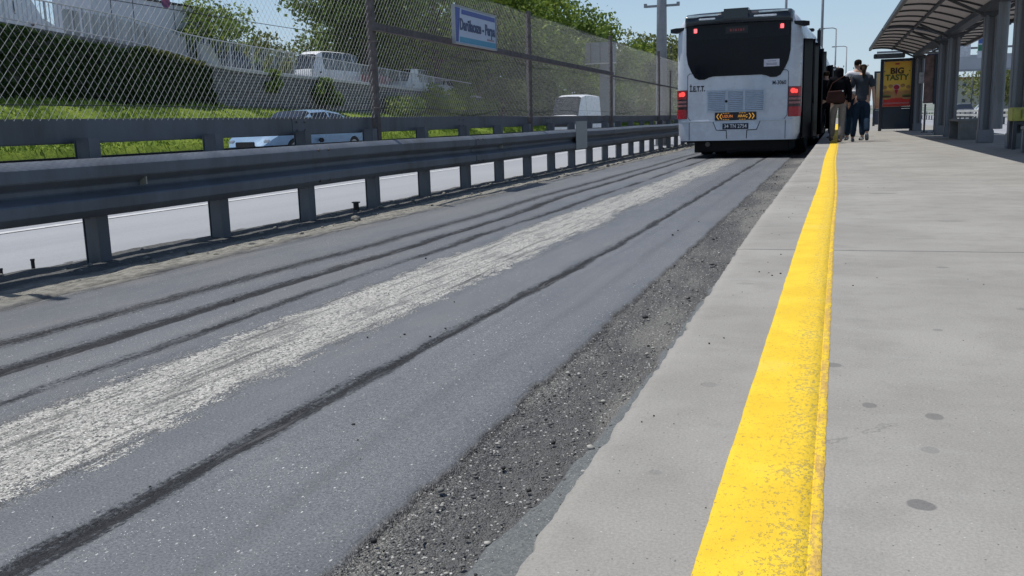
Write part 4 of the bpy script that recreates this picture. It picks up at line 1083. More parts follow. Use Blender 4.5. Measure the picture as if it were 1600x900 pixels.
# ================================================================== BEYOND THE PLATFORM ON THE RIGHT
t = empty("guard_rail_right", (9, 60, ROADZ), label="pale double guard rail across the carriageway beyond the shelter", cat="crash barrier")
t.name = "motorway_guard_rail"
pr_ = mat("pale_rail", (.50, .50, .48), .5, .1, .1, 4)
for z in (.56, .27):
    b = MB(); b.box((9.0, 82, z), (.06, 100, .15), bev=.01); b.build("rail", pr_, t)
for k in range(34):
    b = MB(); b.box((9.09, 34 + 3 * k, .18), (.1, .08, .92)); b.build("post", al_d, t)
t = empty("footbridge", (14, 112, ROADZ), label="pale concrete overpass crossing beyond the shelter", cat="bridge")
brc = mat("bridge_concrete", (.36, .38, .42), .8, 0, .08, .6)
b = MB(); b.box((26, 112, 5.45), (38, 3.6, 1.0)); b.box((26, 110.1, 5.6), (38, .12, 1.5)); b.build("deck", brc, t)
b = MB(); b.box((26, 110.0, 4.78), (38, .3, .22)); b.build("deck_edge", mat("bridge_edge", (.24, .26, .29), .8), t)
for x in (21, 36):
    b = MB(); b.box((x, 112, 2.25), (1.0, 1.4, 5.04), bev=.08); b.build("pier", brc, t)
t = empty("sign_gantry", (10, 75, ROADZ), label="steel gantry carrying road direction signs beyond the shelter", cat="sign gantry")
b = MB(); b.box((11, 75.2, 5.0), (17, .16, .14)); b.build("beam", al, t)
b = MB(); b.box((19.4, 75.2, 2.4), (.28, .28, 5.2)); b.build("post", al, t)
def gsign(x0, x1, z0, z1, m_, label, marks):
    s_ = empty("direction_sign", ((x0 + x1) / 2, 75, z0), label=label, cat="road sign")
    b = MB(); b.box(((x0 + x1) / 2, 75, (z0 + z1) / 2), (x1 - x0, .08, z1 - z0), bev=.01); b.build("panel", m_, s_)
    for (x, z, w, h, mm) in marks:
        b = MB(); b.box((x, 74.95, z), (w, .01, h)); b.build("marking", mm, s_)
inkd = mat("sign_ink", (.08, .08, .10), .5); grn = mat("sign_green", (.02, .16, .09), .5); blu2 = mat("sign_blue", (.04, .10, .32), .5); wsg = mat("gantry_white", (.50, .52, .56), .5)
gsign(6.7, 8.75, 4.42, 5.85, wsg, "white road direction sign with dark markings on the gantry", [(7.1, 4.65, .22, .2, inkd), (8.0, 5.2, .9, .08, inkd), (7.2, 5.6, .4, .08, inkd)])
gsign(9.2, 10.3, 4.3, 6.0, wsg, "narrow direction sign with blue and green bands on the gantry", [(9.6, 5.45, .75, .34, blu2), (9.6, 4.98, .75, .42, grn), (9.5, 5.85, .3, .08, inkd)])
car("parked_car", "white car on the carriageway beyond the pale guard rail", (11.6, 86, ROADZ + .02), R(180), white_p, "cars on the right carriageway")
car("parked_car", "dark grey car on the right carriageway, behind the white car", (10.9, 96, ROADZ + .02), R(180), mat("grey_paint", (.10, .105, .11), .3), "cars on the right carriageway")
for i, (x, y, h, lb) in enumerate(((9.8, 100, 5.6, "thin dark pole with a hooked lamp left of the round tree beyond the shelter"), (12.6, 105, 5.0, "thin pole standing in front of the round tree beyond the shelter"), (17.2, 92, 4.6, "thin pole at the right edge beyond the yellow bench"))):
    mast("slim_pole", x, y, ROADZ, h, .06, .04, lb, [("lamp", (-.5, .1))] if i == 0 else [], "slim poles beyond the shelter", mat("pole_dark", (.06, .065, .07), .6), "pole")
# lamp posts beyond the bus
lg = "street lamps in the distance"
lpm = mat("lamp_grey", (.20, .215, .235), .6)
mast("street_lamp", -.53, 100, ROADZ, 9.2, .10, .06, "grey street lamp with its head pointing left, nearest right of the bus", [("lamp", (-1.1, .12))], lg, lpm, "street lamp")
mast("street_lamp", .66, 129, ROADZ, 9.3, .10, .06, "smaller distant street lamp right of the first lamp", [("lamp", (-1.2, .12))], lg, lpm, "street lamp")
mast("tall_pole", -.98, 52, ROADZ, 11, .085, .05, "tall thin pole rising behind the bus front to the frame top", [], "tall poles behind the bus", lpm, "pole")
mast("tall_pole", -3.23, 60, ROADZ, 12, .10, .06, "tall thin pole showing just above the bus roof", [], "tall poles behind the bus", lpm, "pole")
# ================================================================== LEFT SIDE: VERGE, WALLS, UPPER STREET
def interp(y, pts): return np.interp(y, [p[0] for p in pts], [p[1] for p in pts])
BASE = [(-20, 2.4), (20, 2.15), (39, 1.9), (55, 1.55), (80, 1.1), (120, .6), (200, .3)]
TOPW = [(-20, 5.9), (20, 5.25), (27.6, 5.0), (35.7, 4.5), (39.3, 4.05), (39.8, 3.85), (44, 3.7), (55, 3.5), (75, 3.0), (120, 2.2), (200, 1.6)]
STREET = [(-20, 5.6), (20, 5.0), (39.3, 3.95), (44, 3.65), (55, 3.4), (75, 2.9), (120, 2.1), (200, 1.5)]
# grass bank
gn = NT("grass_ground"); v = gn.coord()
gc = gn.mix(gn.ramp(gn.noise(.5, 5, .6, v), .35, .65), (.13, .19, .028), (.22, .29, .045))
gc = gn.mix(gn.ramp(gn.noise(5, 5, .7, v), .45, .75, 0, .6), gc, (.055, .085, .02))
gn.fin(gc, .9, spec=.1); gn.bump(gn.noise(9, 5, .75, v), .12)
grass_g = gn.m
xs = np.linspace(-30.2, -25.0, 26); ys = np.linspace(-20, 200, 240); X, Y = np.meshgrid(xs, ys)
T = (X + 25.0) / -5.2
Zg = -.16 + (interp(Y, BASE) + .16) * sstep(T, -.25, 1.05) ** 1.0 + .06 * fbm(X * .7, Y * .5, 200, 4)
Zg = np.where(T <= .001, -.30, Zg)
o = link_mesh("grass_bank", grid_mesh("grass_bank", X, Y, Zg), grass_g, smooth=True); tag(o, kind="structure")
b = MB(); b.box((-25.05, 90, ROADZ + .05), (.18, 220, .14)); tag(b.build("kerb", mat("kerb_concrete", (.30, .30, .29), .85, 0, .15, 3)), kind="structure")
xs = np.array([-30.1, -34, -40, -50, -75, -110]); ys = np.linspace(-20, 260, 60); X, Y = np.meshgrid(xs, ys)
Zs = interp(Y, STREET) + .0 * X + .04 * np.maximum(0, -X - 45)
stm = mat("upper_street", (.20, .20, .20), .85, 0, .15, .8)
o = link_mesh("upper_street", grid_mesh("upper_street", X, Y, Zs), stm, smooth=True); tag(o, kind="structure")
def bankz(x, y):
    t = (x + 25.0) / -5.2; s_ = float(sstep(np.array(t), -.25, 1.05)); return -.16 + (float(interp(y, BASE)) + .16) * s_
# grass blades: triangles
N = 26000
gx = -25.1 - 5.0 * RNG.uniform(0, 1, N); gy = 16 + 70 * RNG.uniform(0, 1, N) ** 1.5
t_ = (gx + 25.0) / -5.2; gz = -.18 + (interp(gy, BASE) + .16) * sstep(t_, -.25, 1.05)
hgt = RNG.uniform(.06, .19, N) * (1 + .8 * np.clip(fbm(gx * .6, gy * .6, 210, 3), -.5, 1)); wd = RNG.uniform(.012, .035, N) * 1.6; an = RNG.uniform(0, PI, N)
P = np.stack([gx, gy, gz], 1); D = np.stack([np.cos(an), np.sin(an), np.zeros(N)], 1) * wd[:, None]
tip = P + np.stack([RNG.normal(0, .05, N), RNG.normal(0, .05, N), hgt], 1)
V = np.stack([P - D, P + D, tip], 1).reshape(-1, 3)
bl = NT("grass_blade"); v = bl.coord(); bl.fin(bl.mix(bl.ramp(bl.noise(.8, 4, .6, v), .3, .7), (.14, .22, .028), (.28, .36, .055)), .6, spec=.2)
o = link_mesh("grass", np_mesh("grass", V, np.arange(3 * N).reshape(-1, 3)), bl.m); tag(o, "bright green grass on the bank below the walls", "grass", kind="stuff")

# leaf cluster generator ----------------------------------------------------
def leaf_mesh(name, centers, size, flat=.0, seed=0):
    """quads, one per centre, random orientation"""
    r = np.random.default_rng(seed); n_ = len(centers)
    a = r.normal(0, 1, (n_, 3)); a /= np.linalg.norm(a, axis=1, keepdims=True)
    c = np.cross(a, r.normal(0, 1, (n_, 3))); c /= np.linalg.norm(c, axis=1, keepdims=True)
    d = np.cross(a, c); s = size * r.uniform(.6, 1.35, (n_, 1))
    V = np.stack([centers - c * s * .5, centers + d * s * .34 + a * s * .08, centers + c * s * .5, centers - d * s * .34 + a * s * .08], 1).reshape(-1, 3)
    return np_mesh(name, V, np.arange(4 * n_).reshape(-1, 4))
def leafmat(name, c1, c2, c3):
    n = NT(name); v = n.coord(out="Object")
    g = n.n("ShaderNodeNewGeometry")
    c = n.mix(n.ramp(n.noise(.55, 4, .6, v), .35, .68), c1, c2)
    c = n.mix(n.ramp(g.outputs["Random Per Island"], .2, 1.0, 0, .75), c, c3)
    n.fin(c, .55, spec=.25)
    tr = n.n("ShaderNodeBsdfTranslucent"); n.l(c, tr.inputs[0]); ms = n.n("ShaderNodeMixShader"); ms.inputs[0].default_value = .36
    n.l(n.b.outputs[0], ms.inputs[1]); n.l(tr.outputs[0], ms.inputs[2]); n.l(ms.outputs[0], n.out.inputs[0]); return n.m
leaf_dark = leafmat("leaf_deep", (.055, .11, .022), (.12, .185, .032), (.19, .26, .045))
leaf_mid = leafmat("leaf_mid", (.085, .15, .025), (.18, .25, .038), (.27, .34, .055))
leaf_olive = leafmat("leaf_olive", (.11, .135, .04), (.17, .20, .06), (.24, .26, .09))
ivy_m = leafmat("ivy_leaf", (.022, .050, .012), (.038, .074, .017), (.060, .10, .022))
ivy_l = leafmat("ivy_light", (.07, .09, .02), (.12, .14, .03), (.17, .18, .05))

# ivy covered retaining wall
wl = empty("ivy_wall", (-30, 26, 2), label="tall retaining wall smothered in dark ivy above the grass bank", cat="retaining wall")
wm = mat("retaining_stone", (.16, .155, .145), .9, 0, .25, 3, .01)
yy = np.linspace(5, 39.4, 30)
b = MB(); b.loft([[(-30.0, y, float(interp(y, BASE)) - .5), (-30.0, y, float(interp(y, TOPW)) - .1), (-30.5, y, float(interp(y, TOPW)) - .1), (-30.5, y, float(interp(y, BASE)) - .5)] for y in yy]); b.build("wall", wm, wl)
N = 15000; r_ = np.random.default_rng(5)
yv = r_.uniform(14, 39.9, N); u = r_.uniform(0, 1, N); z0_ = interp(yv, BASE) - .1; z1_ = interp(yv, TOPW) - .10 - .28 * (vnoise(yv * .8, yv * 0, 77) * .5 + .5)
dep = .10 + .22 * np.clip(fbm(yv * .7, u * 4, 78, 3) + .6, 0, 1.6)
cen = np.stack([-30.0 + dep * r_.uniform(.55, 1.1, N), yv, z0_ + (z1_ - z0_) * u], 1)
link_mesh("ivy", leaf_mesh("ivy", cen, .20, seed=1), ivy_m, wl)
N = 1300; yv = r_.uniform(35.2, 39.4, N); cen = np.stack([-30 + r_.uniform(-.25, .35, N), yv, interp(yv, TOPW) - .22 + r_.uniform(-.1, .14, N) + .05 * vnoise(yv * 3, yv * 0, 7)], 1)
link_mesh("ivy_top", leaf_mesh("ivy_top", cen, .14, seed=2), ivy_l, wl)

# rough stone wall further on
sw = empty("stone_wall", (-30, 60, 2), label="grey coursed stone retaining wall under the street railing, right of the ivy wall", cat="retaining wall")
n = NT("coursed_stone"); v = n.coord((1, 1, 1))
br = n.n("ShaderNodeTexBrick"); mp = n.n("ShaderNodeMapping"); tc = n.n("ShaderNodeTexCoord"); n.l(tc.outputs["Object"], mp.inputs[0]); mp.inputs["Rotation"].default_value = (0, R(-90), R(0))
cb = n.n("ShaderNodeCombineXYZ"); sp = n.n("ShaderNodeSeparateXYZ"); n.l(tc.outputs["Object"], sp.inputs[0]); n.l(sp.outputs[1], cb.inputs[0]); n.l(sp.outputs[2], cb.inputs[1]); n.l(cb.outputs[0], br.inputs["Vector"])
br.inputs["Scale"].default_value = 1.6; br.inputs["Color1"].default_value = (.16, .165, .165, 1); br.inputs["Color2"].default_value = (.24, .24, .235, 1); br.inputs["Mortar"].default_value = (.07, .07, .07, 1); br.inputs["Mortar Size"].default_value = .03
c = n.mul(br.outputs[0], n.mix(n.ramp(n.noise(3, 5, .7, v), .3, .7), (.65, .65, .65), (1.2, 1.2, 1.2)))
n.fin(c, .9); n.bump(n.math('SUBTRACT', n.noise(7, 4, .6, v), br.outputs["Fac"]), .03)
yy = np.linspace(39.5, 130, 40)
b = MB(); b.loft([[(-30.05, y, float(interp(y, BASE)) - .5), (-30.05, y, float(interp(y, TOPW)) - .1), (-30.5, y, float(interp(y, TOPW)) - .1), (-30.5, y, float(interp(y, BASE)) - .5)] for y in yy]); b.build("wall", n.m, sw)
b = MB(); b.loft([[(-29.97, y, float(interp(y, TOPW)) - .09), (-29.97, y, float(interp(y, TOPW)) + .05), (-30.55, y, float(interp(y, TOPW)) + .05), (-30.55, y, float(interp(y, TOPW)) - .09)] for y in yy]); b.build("coping", mat("coping_pale", (.42, .42, .40), .8, 0, .1, 3), sw)

# street railing
RAILT = [(5, 7.4), (27.7, 5.75 + .25), (34.4, 5.75), (39, 5.25), (44, 5.08), (55, 4.75), (75, 4.1), (100, 3.4)]
rl = empty("street_railing", (-30.2, 40, 4.5), label="pale grey vertical-bar railing along the raised street above the walls", cat="railing")
rm = mat("railing_paint", (.42, .44, .46), .5, .2, .08, 4)
yy = np.linspace(14, 76, 34)
for dz, nm in ((0, "top_rail"), (-.95, "bottom_rail")):
    b = MB(); b.tube([(-30.2, y, float(interp(y, RAILT)) + dz if dz == 0 else float(interp(y, TOPW)) + .10) for y in yy], .032, 6); b.build(nm, rm, rl)
for i, ya in enumerate(np.arange(18, 70, 2.0)):
    b = MB(); b.box((-30.2, ya, (float(interp(ya, RAILT)) + float(interp(ya, TOPW))) / 2 - .04), (.07, .07, float(interp(ya, RAILT)) - float(interp(ya, TOPW)) + .05)); b.build("post", rm, rl)
    b = MB()
    for k in range(1, 9):
        y = ya + k * 2.0 / 9; zt = float(interp(y, RAILT)); zb = float(interp(y, TOPW)) + .1
        b.box((-30.2, y, (zt + zb) / 2), (.022, .034, zt - zb))
    b.build("bar_panel", rm, rl)
# corrugated panels fixed behind the railing
cr = empty("sheet_hoarding", (-30.6, 36.5, 4.6), label="hoarding of pale upright metal sheets behind the railing below the white trailer", cat="hoarding")
for k, y in enumerate(np.arange(31.2, 38.7, .52)):
    zt = float(interp(y, RAILT)) - .10; zb = float(interp(y, TOPW)) - .02
    MB().box((-30.5 - .012 * (k % 2), y + .2, (zt + zb) / 2), (.03, .40 - .05 * (k % 3 == 1), zt - zb), bev=.006).build("sheet", mat("hoarding_sheet", (.40, .42, .42), .6, .1, .18, 2, dirt=(.22, .22, .21), stretch=(1, 1, .3)), cr)
b = MB(); b.box((-30.62, 35.7, 5.1), (.06, 5.8, .06), Matrix.Rotation(R(-6), 4, 'X')); b.build("stiffener", rm, cr)
t = empty("leaning_panel", (-30.3, 39.9, 4.1), label="pale slanted metal panel leaning where the ivy wall ends", cat="panel")
b = MB(); b.face([(-30.25, 39.4, 4.95), (-30.25, 39.5, 4.1), (-29.9, 40.9, 3.75), (-29.9, 40.1, 4.8)]); o = b.build("sheet", mat("hoarding_sheet", (.5, .5, .48)), t); md = o.modifiers.new("sol", 'SOLIDIFY'); md.thickness = .03
b = MB(); b.bar((-30.26, 39.42, 5.0), (-29.9, 40.1, 4.85), .03); b.build("edge_strip", rm, t)

# vehicles on the upper street
sz = lambda y: float(interp(y, STREET))
vehicle("delivery_van", "white van with dark windows behind the railing at the top left corner", "van", (-33.2, 30.0, sz(30)), 0, VAN, white_p, .99, [(-.85, -1.9), (.85, -1.9), (-.85, 1.75), (.85, 1.75)], .36, "vans", glass=(1, 3), screen=(5,)).rotation_euler = (R(-2.6), 0, 0)
vehicle("minibus", "white minibus with rounded roof behind the railing, right of the ivy wall", "minibus", (-33.0, 56.6, sz(56) + .02), R(178), MINI, white_p, 1.08, [(-.9, -2.2), (.9, -2.2), (-.9, 2.2), (.9, 2.2)], .40, None, glass=(1, 3, 5, 7), screen=(10,)).scale = (.84, .86, .80)
vehicle("delivery_van", "small white van parked beyond the red car on the raised street", "van", (-32.6, 68.5, sz(68) + .02), R(180), VAN, white_p, .99, [(-.85, -1.9), (.85, -1.9), (-.85, 1.75), (.85, 1.75)], .36, "vans", glass=(1, 3), screen=(5,)).scale = (.8, .8, .8)
car("parked_car", "red car parked on the raised street under the trees", (-32.2, 61.6, sz(62) + .02), R(8), mat("red_paint", (.30, .015, .02), .3), "cars parked on the raised street")
car("parked_car", "silver car just right of the red car on the raised street", (-32.4, 75.0, sz(75) + .02), R(4), mat("silver_paint", (.42, .44, .47), .3, .3), "cars parked on the raised street")
car("parked_car", "dark car half hidden behind the railing left of the minibus", (-33.4, 46.5, sz(46) + .02), R(2), mat("navy_paint", (.03, .04, .06), .3), "cars parked on the raised street")
# white box trailer
tz = sz(42) + .02; t = empty("box_trailer", (-36.4, 42.7, tz), label="big white box trailer with dark top edge parked behind the hoarding", cat="trailer")
tp = mat("trailer_white", (.56, .58, .62), .5, 0, .05, 1.5, dirt=(.46, .48, .52))
b = MB(); b.box((-36.4, 42.6, tz + 2.45), (2.5, 9.4, 2.7), bev=.03); b.build("box", tp, t)
b = MB(); b.box((-35.13, 42.6, tz + 3.84), (.06, 9.5, .12)); b.box((-36.4, 47.34, tz + 3.84), (2.5, .06, .12)); b.build("top_edge", trim_m, t)
for y in (39.2, 40.8, 44.0, 45.6):
    b = MB(); b.box((-35.14, y, tz + 2.45), (.015, .03, 2.66)); b.build("panel_joint", mat("panel_gap", (.03, .035, .045)), t)
b = MB(); b.box((-35.13, 47.0, tz + 3.1), (.02, .16, 1.2)); b.build("reflective_tape", mat("tape_orange", (.55, .16, .03), .5), t)
b = MB(); b.box((-36.4, 42.6, tz + .95), (.9, 9.0, .24)); b.build("chassis", trim_m, t)
for y in (44.6, 45.9):
    for x in (-35.5, -37.3):
        b = MB(); b.tube([(x - .14, y, tz + .5), (x + .14, y, tz + .5)], .5, 20); b.build("wheel", tyre_m, t)
for x in (-35.9, -36.9):
    b = MB(); b.box((x, 39.4, tz + .42), (.1, .1, .84)); b.build("landing_leg", trim_m, t)

# ------------------------------------------------------------------ traffic on the motorway
blue_p = mat("pale_blue_paint", (.22, .33, .46), .22, .2, .04, 4)
car("saloon_car", "pale blue-silver saloon car on the motorway right behind the crash barrier", (-15.2, 24.3, ROADZ + .02), R(177), blue_p, "cars on the motorway", 1.0).scale = (1.0, 1.12, .95)
vehicle("panel_van", "white panel van driving towards the camera on the motorway near the bus", "van", (-15.6, 56.5, ROADZ + .02), R(178), VAN, white_p, .99, [(-.85, -1.9), (.85, -1.9), (-.85, 1.75), (.85, 1.75)], .36, None, glass=(3,), screen=(5,))
for i, (x, y, c, lb) in enumerate(((-12, 118, white_p, "white car far away on the motorway, nearest of the distant cars"), (-20, 150, mat("grey_paint", (.10, .105, .11)), "dark grey car far away on the motorway beyond the panel van"), (-16, 175, white_p, "farthest white car on the motorway"))):
    car("distant_car", lb, (x, y, ROADZ + .02), R(180), c, "distant cars on the motorway")
t = empty("traffic_sign_back", (-24.2, 96, ROADZ), label="grey back of a large road sign on a broad pillar in front of the trees", cat="road sign")
sgm = mat("sign_back", (.22, .235, .26), .55, .2, .06, 3)
b = MB(); b.box((-23.6, 96, 7.55), (3.3, .12, 2.1)); b.build("panel", sgm, t)
for x in (-24.6, -23.6, -22.6):
    b = MB(); b.box((x, 95.88, 7.55), (.08, .1, 2.0)); b.build("stiffener", mat("sign_rib", (.10, .11, .12), .6), t)
b = MB(); b.box((-23.6, 95.9, 6.45), (3.3, .3, .1)); b.build("bottom_rail", mat("pale_rail", (.5, .5, .48)), t)
b = MB(); b.box((-23.0, 96.3, 3.1), (1.5, .5, 6.8), bev=.05); b.build("pillar", sgm, t)
t = empty("lattice_pole", (-24.6, 118, ROADZ), label="slim lattice pole in front of the trees by the third fence post", cat="pole")
b = MB()
for dx in (-.25, .25): b.bar((-20 + dx, 118, ROADZ), (-20 + dx * .4, 118, 9.6), .07, .07)
for k in range(9): b.bar((-20 - .25 + .016 * k, 118, k * 1.05), (-20 + .25 - .016 * k, 118, (k + 1) * 1.05), .04, .04)
b.build("lattice", mat("pole_dark", (.06, .065, .07)), t)
b = MB(); b.bar((-20.8, 118, 4.2), (-19.2, 118, 4.2), .08, .08); b.build("cross_arm", mat("pole_dark", (.06, .065, .07)), t)

# ------------------------------------------------------------------ trees
bark = mat("bark", (.085, .065, .05), .9, 0, .3, 12, .01)
def tree(name, x, y, z, h, r, leafm, label, seed, n_=5200, size=.22, trunk_h=.35, cat="tree", group="trees along the raised street", squash=1.0, clumps=34, low=.0):
    rr = np.random.default_rng(seed); t = empty(name, (x, y, z), label=label, cat=cat, group=group)
    b = MB(); pts = []; th = h * .75
    for k in range(7): pts.append((x + rr.normal(0, .04) * k * .3, y + rr.normal(0, .04) * k * .3, z - .3 + th * k / 6))
    b.tube(pts, [max(.03, .035 * h * (1 - k / 7.5)) for k in range(7)], 8)
    zc = z + h * (trunk_h + (1 - trunk_h) / 2); rz = h * (1 - trunk_h) / 2
    cl = []
    for k in range(clumps):
        d = rr.normal(0, 1, 3); d /= np.linalg.norm(d); q = rr.uniform(.45, .95) ** .7
        if d[2] < -.3: d[2] *= .6
        cl.append((x + d[0] * r * q, y + d[1] * r * q, zc + d[2] * rz * q * (1 + .1 * rr.normal()), rr.uniform(.30, .54) * r))
    for c in cl[:14]:
        s0 = Vector(pts[rr.integers(2, 6)]); e = Vector(c[:3]); m_ = (s0 + e) / 2 + Vector((0, 0, .1 * h * rr.uniform(-.3, .6)))
        b.tube([s0, m_, e], [.012 * h, .008 * h, .003 * h], 5)
    b.build("trunk", bark, t)
    cen = []; per = n_ // clumps
    for (cx, cy, cz, cr) in cl:
        d = rr.normal(0, 1, (per, 3)); d /= np.linalg.norm(d, axis=1, keepdims=True); q = rr.uniform(.35, 1.05, (per, 1)) ** .55
        p = d * q * cr * (1 + .25 * rr.normal(0, 1, (per, 1)) * .5); p[:, 2] *= .72
        cen.append(p + np.array([cx, cy, cz]))
    cen = np.concatenate(cen)
    if low: cen = cen[cen[:, 2] > z + low]
    o = link_mesh("crown", leaf_mesh("crown", cen, size, seed=seed), leafm, t)
    return t
T_ = [
 ("tree", -34.5, 46.0, sz(45), 4.2, 2.3, leaf_mid, "young green tree with a pointed top standing alone left of the minibus", 6500, .21, .15),
 ("shrub_tree", -40.0, 60.0, sz(58), 3.9, 3.3, leaf_olive, "olive-green bushy tree behind the minibus", 6000, .27, .02),
 ("shrub_tree", -39.0, 52.0, sz(52), 2.9, 2.6, leaf_olive, "low olive bush between the young tree and the minibus", 5000, .26, .02),
 ("shrub_tree", -36.5, 68.0, sz(68), 6.5, 5.0, leaf_dark, "dark shrubby growth beneath the tall tree behind the first fence post", 12000, .32, .0),
 ("shrub_tree", -35.0, 78.0, sz(78), 7.0, 5.4, leaf_dark, "dark shrubby growth under the trees just below the station sign", 12000, .34, .0),
 ("shrub_tree", -34.0, 90.0, sz(90), 7.0, 5.6, leaf_dark, "dark shrubby growth under the trees left of the second fence post", 12000, .38, .0),
 ("tree", -33.8, 63.5, sz(62), 11.5, 4.9, leaf_dark, "tall dark tree rising behind the first fence post", 17000, .30, .20),
 ("tree", -32.5, 74.0, sz(74), 12.5, 5.2, leaf_dark, "broad dark tree behind the station sign", 17000, .32, .05),
 ("tree", -31.5, 84.0, sz(84), 13.5, 5.6, leaf_mid, "tall light-topped tree right behind the station sign", 16000, .34, .03),
 ("tree", -30.5, 96.0, sz(96), 13.2, 5.6, leaf_mid, "tall tree above the second fence post", 14000, .38, .02),
 ("tree", -31.0, 110.0, sz(110), 11.6, 5.2, leaf_dark, "rounded dark tree left of the road sign back", 12000, .42, .02),
 ("tree", -30.0, 124.0, sz(120), 11.2, 5.2, leaf_mid, "mid-green tree behind the road sign back", 11000, .45, .02),
 ("tree", -29.0, 140.0, sz(140), 11.0, 5.4, leaf_olive, "olive tree beyond the lattice pole", 10000, .5, .02),
 ("tree", -27.5, 160.0, sz(160), 11.4, 6.0, leaf_olive, "olive rounded tree left of the lamp mast", 9000, .56, .02),
 ("tree", -27.0, 182.0, sz(180), 13.0, 6.0, leaf_mid, "distant tree seen against the lamp mast", 8000, .6, .02),
 ("tree", -25.0, 215.0, 1.4, 12.0, 7.0, leaf_olive, "farthest hazy tree just left of the bus", 8000, .7, .02),
 ("tree", 17.8, 124.0, ROADZ, 6.6, 4.2, leaf_olive, "round olive tree beyond the shelter and under the overpass", 5000, .3, .10),
 ("shrub_tree", 26.0, 130.0, ROADZ, 4.2, 4.2, leaf_olive, "low olive bush right of the round tree beyond the shelter", 3500, .34, .05),
]
for i, (nm, x, y, z, h, r, lm, lb, n_, s_, th) in enumerate(T_):
    tree(nm, x, y, z, h, r, lm, lb, 300 + i, n_, s_, th)
# shrubs at the wall foot and on the bank
SH = [(-29.2, 66, 2.0, 1.7, leaf_mid, "dark shrub at the foot of the stone wall under the red car"), (-29.0, 72, 2.4, 2.1, leaf_dark, "large shrub at the wall foot below the station sign"), (-28.8, 80, 3.2, 2.6, leaf_olive, "yellow-green shrub below the station sign"),
      (-28.9, 90, 4.2, 3.2, leaf_dark, "dense shrub mass left of the white panel van"), (-28.4, 102, 4.6, 3.6, leaf_mid, "shrub mass directly behind the white panel van"), (-28.0, 116, 4.8, 3.8, leaf_dark, "shrubs under the road sign back"), (-27.5, 134, 5.0, 4.6, leaf_olive, "shrubs right of the road sign pillar"), (-27, 154, 5.2, 5.2, leaf_mid, "shrubs between the third and fourth fence posts"), (-26.6, 178, 5.2, 6.0, leaf_olive, "far shrubs behind the lamp mast"),
      (-29.7, 50.5, 1.9, .9, leaf_dark, "climbing shrub against the stone wall left of the minibus"), (-30.4, 45.3, 2.6, .7, leaf_mid, "climber growing over the stone wall and railing"), (-29.4, 60.0, 1.0, 1.8, leaf_mid, "shrub behind the first fence post")]
for i, (x, y, h, r, lm, lb) in enumerate(SH):
    zb = float(bankz(x, y)); tree("shrub", x, y, zb, h, r, lm, lb, 500 + i, 4500 if r < 3 else 7500, .20 if r < 2.2 else .36, .0, "shrub", "shrubs along the bank", clumps=22)
# distant hill and buildings on the horizon
hm = NT("hill_surface"); v = hm.coord(); hm.fin(hm.mix(hm.ramp(hm.noise(.02, 6, .7, v), .4, .6), (.10, .14, .10), (.24, .24, .23)), .95)
X, Y = np.meshgrid(np.linspace(-900, 1100, 90), np.linspace(700, 1500, 20))
Zh = ROADZ - 3 + (26 + 14 * fbm(X * .004, Y * .003, 400, 4)) * sstep(Y, 690, 1100) * (.45 + .75 * sstep(X, -50, 400) + .5 * sstep(-X, 100, 500))
o = link_mesh("far_hill", grid_mesh("far_hill", X, Y, Zh), hm.m, smooth=True); tag(o, kind="structure")
bcol = [mat("block_a_cream", (.42, .40, .37), .8), mat("block_b_grey", (.30, .31, .33), .8), mat("block_c_rose", (.38, .30, .27), .8)]
winm = mat("block_window", (.06, .07, .09), .3)
places = ["left of the round tree", "just left of the round tree", "behind the round tree", "right of the round tree", "beside the slim pole at the right edge", "at the far right edge"]
for i, (x, y, w, h) in enumerate(((46, 420, 14, 13), (62, 440, 12, 17), (80, 430, 16, 14), (104, 450, 14, 20), (122, 430, 14, 15), (142, 450, 16, 18))):
    t = empty("apartment_block", (x, y, ROADZ), label="distant %s apartment block on the skyline %s" % (("cream", "grey", "pink-brown")[i % 3], places[i]), cat="building", group="apartment blocks on the right skyline")
    b = MB(); b.box((x, y, ROADZ + h / 2), (w, 12, h)); b.build("wall", bcol[i % 3], t)
    b = MB(); b.box((x, y, ROADZ + h + .5), (w + .6, 12.6, 1.0)); b.build("roof", mat("block_roof", (.22, .10, .07), .8), t)
    for fl in range(int(h // 3)):
        b = MB()
        for k in range(int(w // 3)): b.box((x - w / 2 + 1.8 + k * 3, y - 6.02, ROADZ + 1.8 + fl * 3), (1.3, .05, 1.4))
        b.build("window_row", winm, t)
# ================================================================== PEOPLE
skin_m = mat("skin", (.42, .25, .18), .6, 0, .08, 20)
def skin_mesh(name, joints, edges, material, parent, sub=2, root=0):
    """one continuous surface grown round a skeleton. joints: list of (x,y,z,r or (rx,ry))"""
    me = bpy.data.meshes.new(name + "_skel"); me.from_pydata([j[:3] for j in joints], edges, [])
    o = bpy.data.objects.new(name + "_skel", me); C.objects.link(o)
    md = o.modifiers.new("skin", 'SKIN'); sv = me.skin_vertices[0].data if me.skin_vertices else None
    if sv is None:
        bm_ = bmesh.new(); bm_.from_mesh(me); bm_.verts.layers.skin.verify(); bm_.to_mesh(me); bm_.free(); sv = me.skin_vertices[0].data
    for i, j in enumerate(joints):
        rr = j[3]; sv[i].radius = rr if isinstance(rr, tuple) else (rr, rr); sv[i].use_root = (i == root)
    md2 = o.modifiers.new("sub", 'SUBSURF'); md2.levels = sub; md2.render_levels = sub
    dg = bpy.context.evaluated_depsgraph_get(); dg.update()
    m2 = bpy.data.meshes.new_from_object(o.evaluated_get(dg)); bpy.data.objects.remove(o); bpy.data.meshes.remove(me)
    m2.name = name
    r = bpy.data.objects.new(name, m2); C.objects.link(r); m2.materials.clear(); m2.materials.append(material)
    for p in m2.polygons: p.use_smooth = True
    if parent: r.parent = parent
    return r
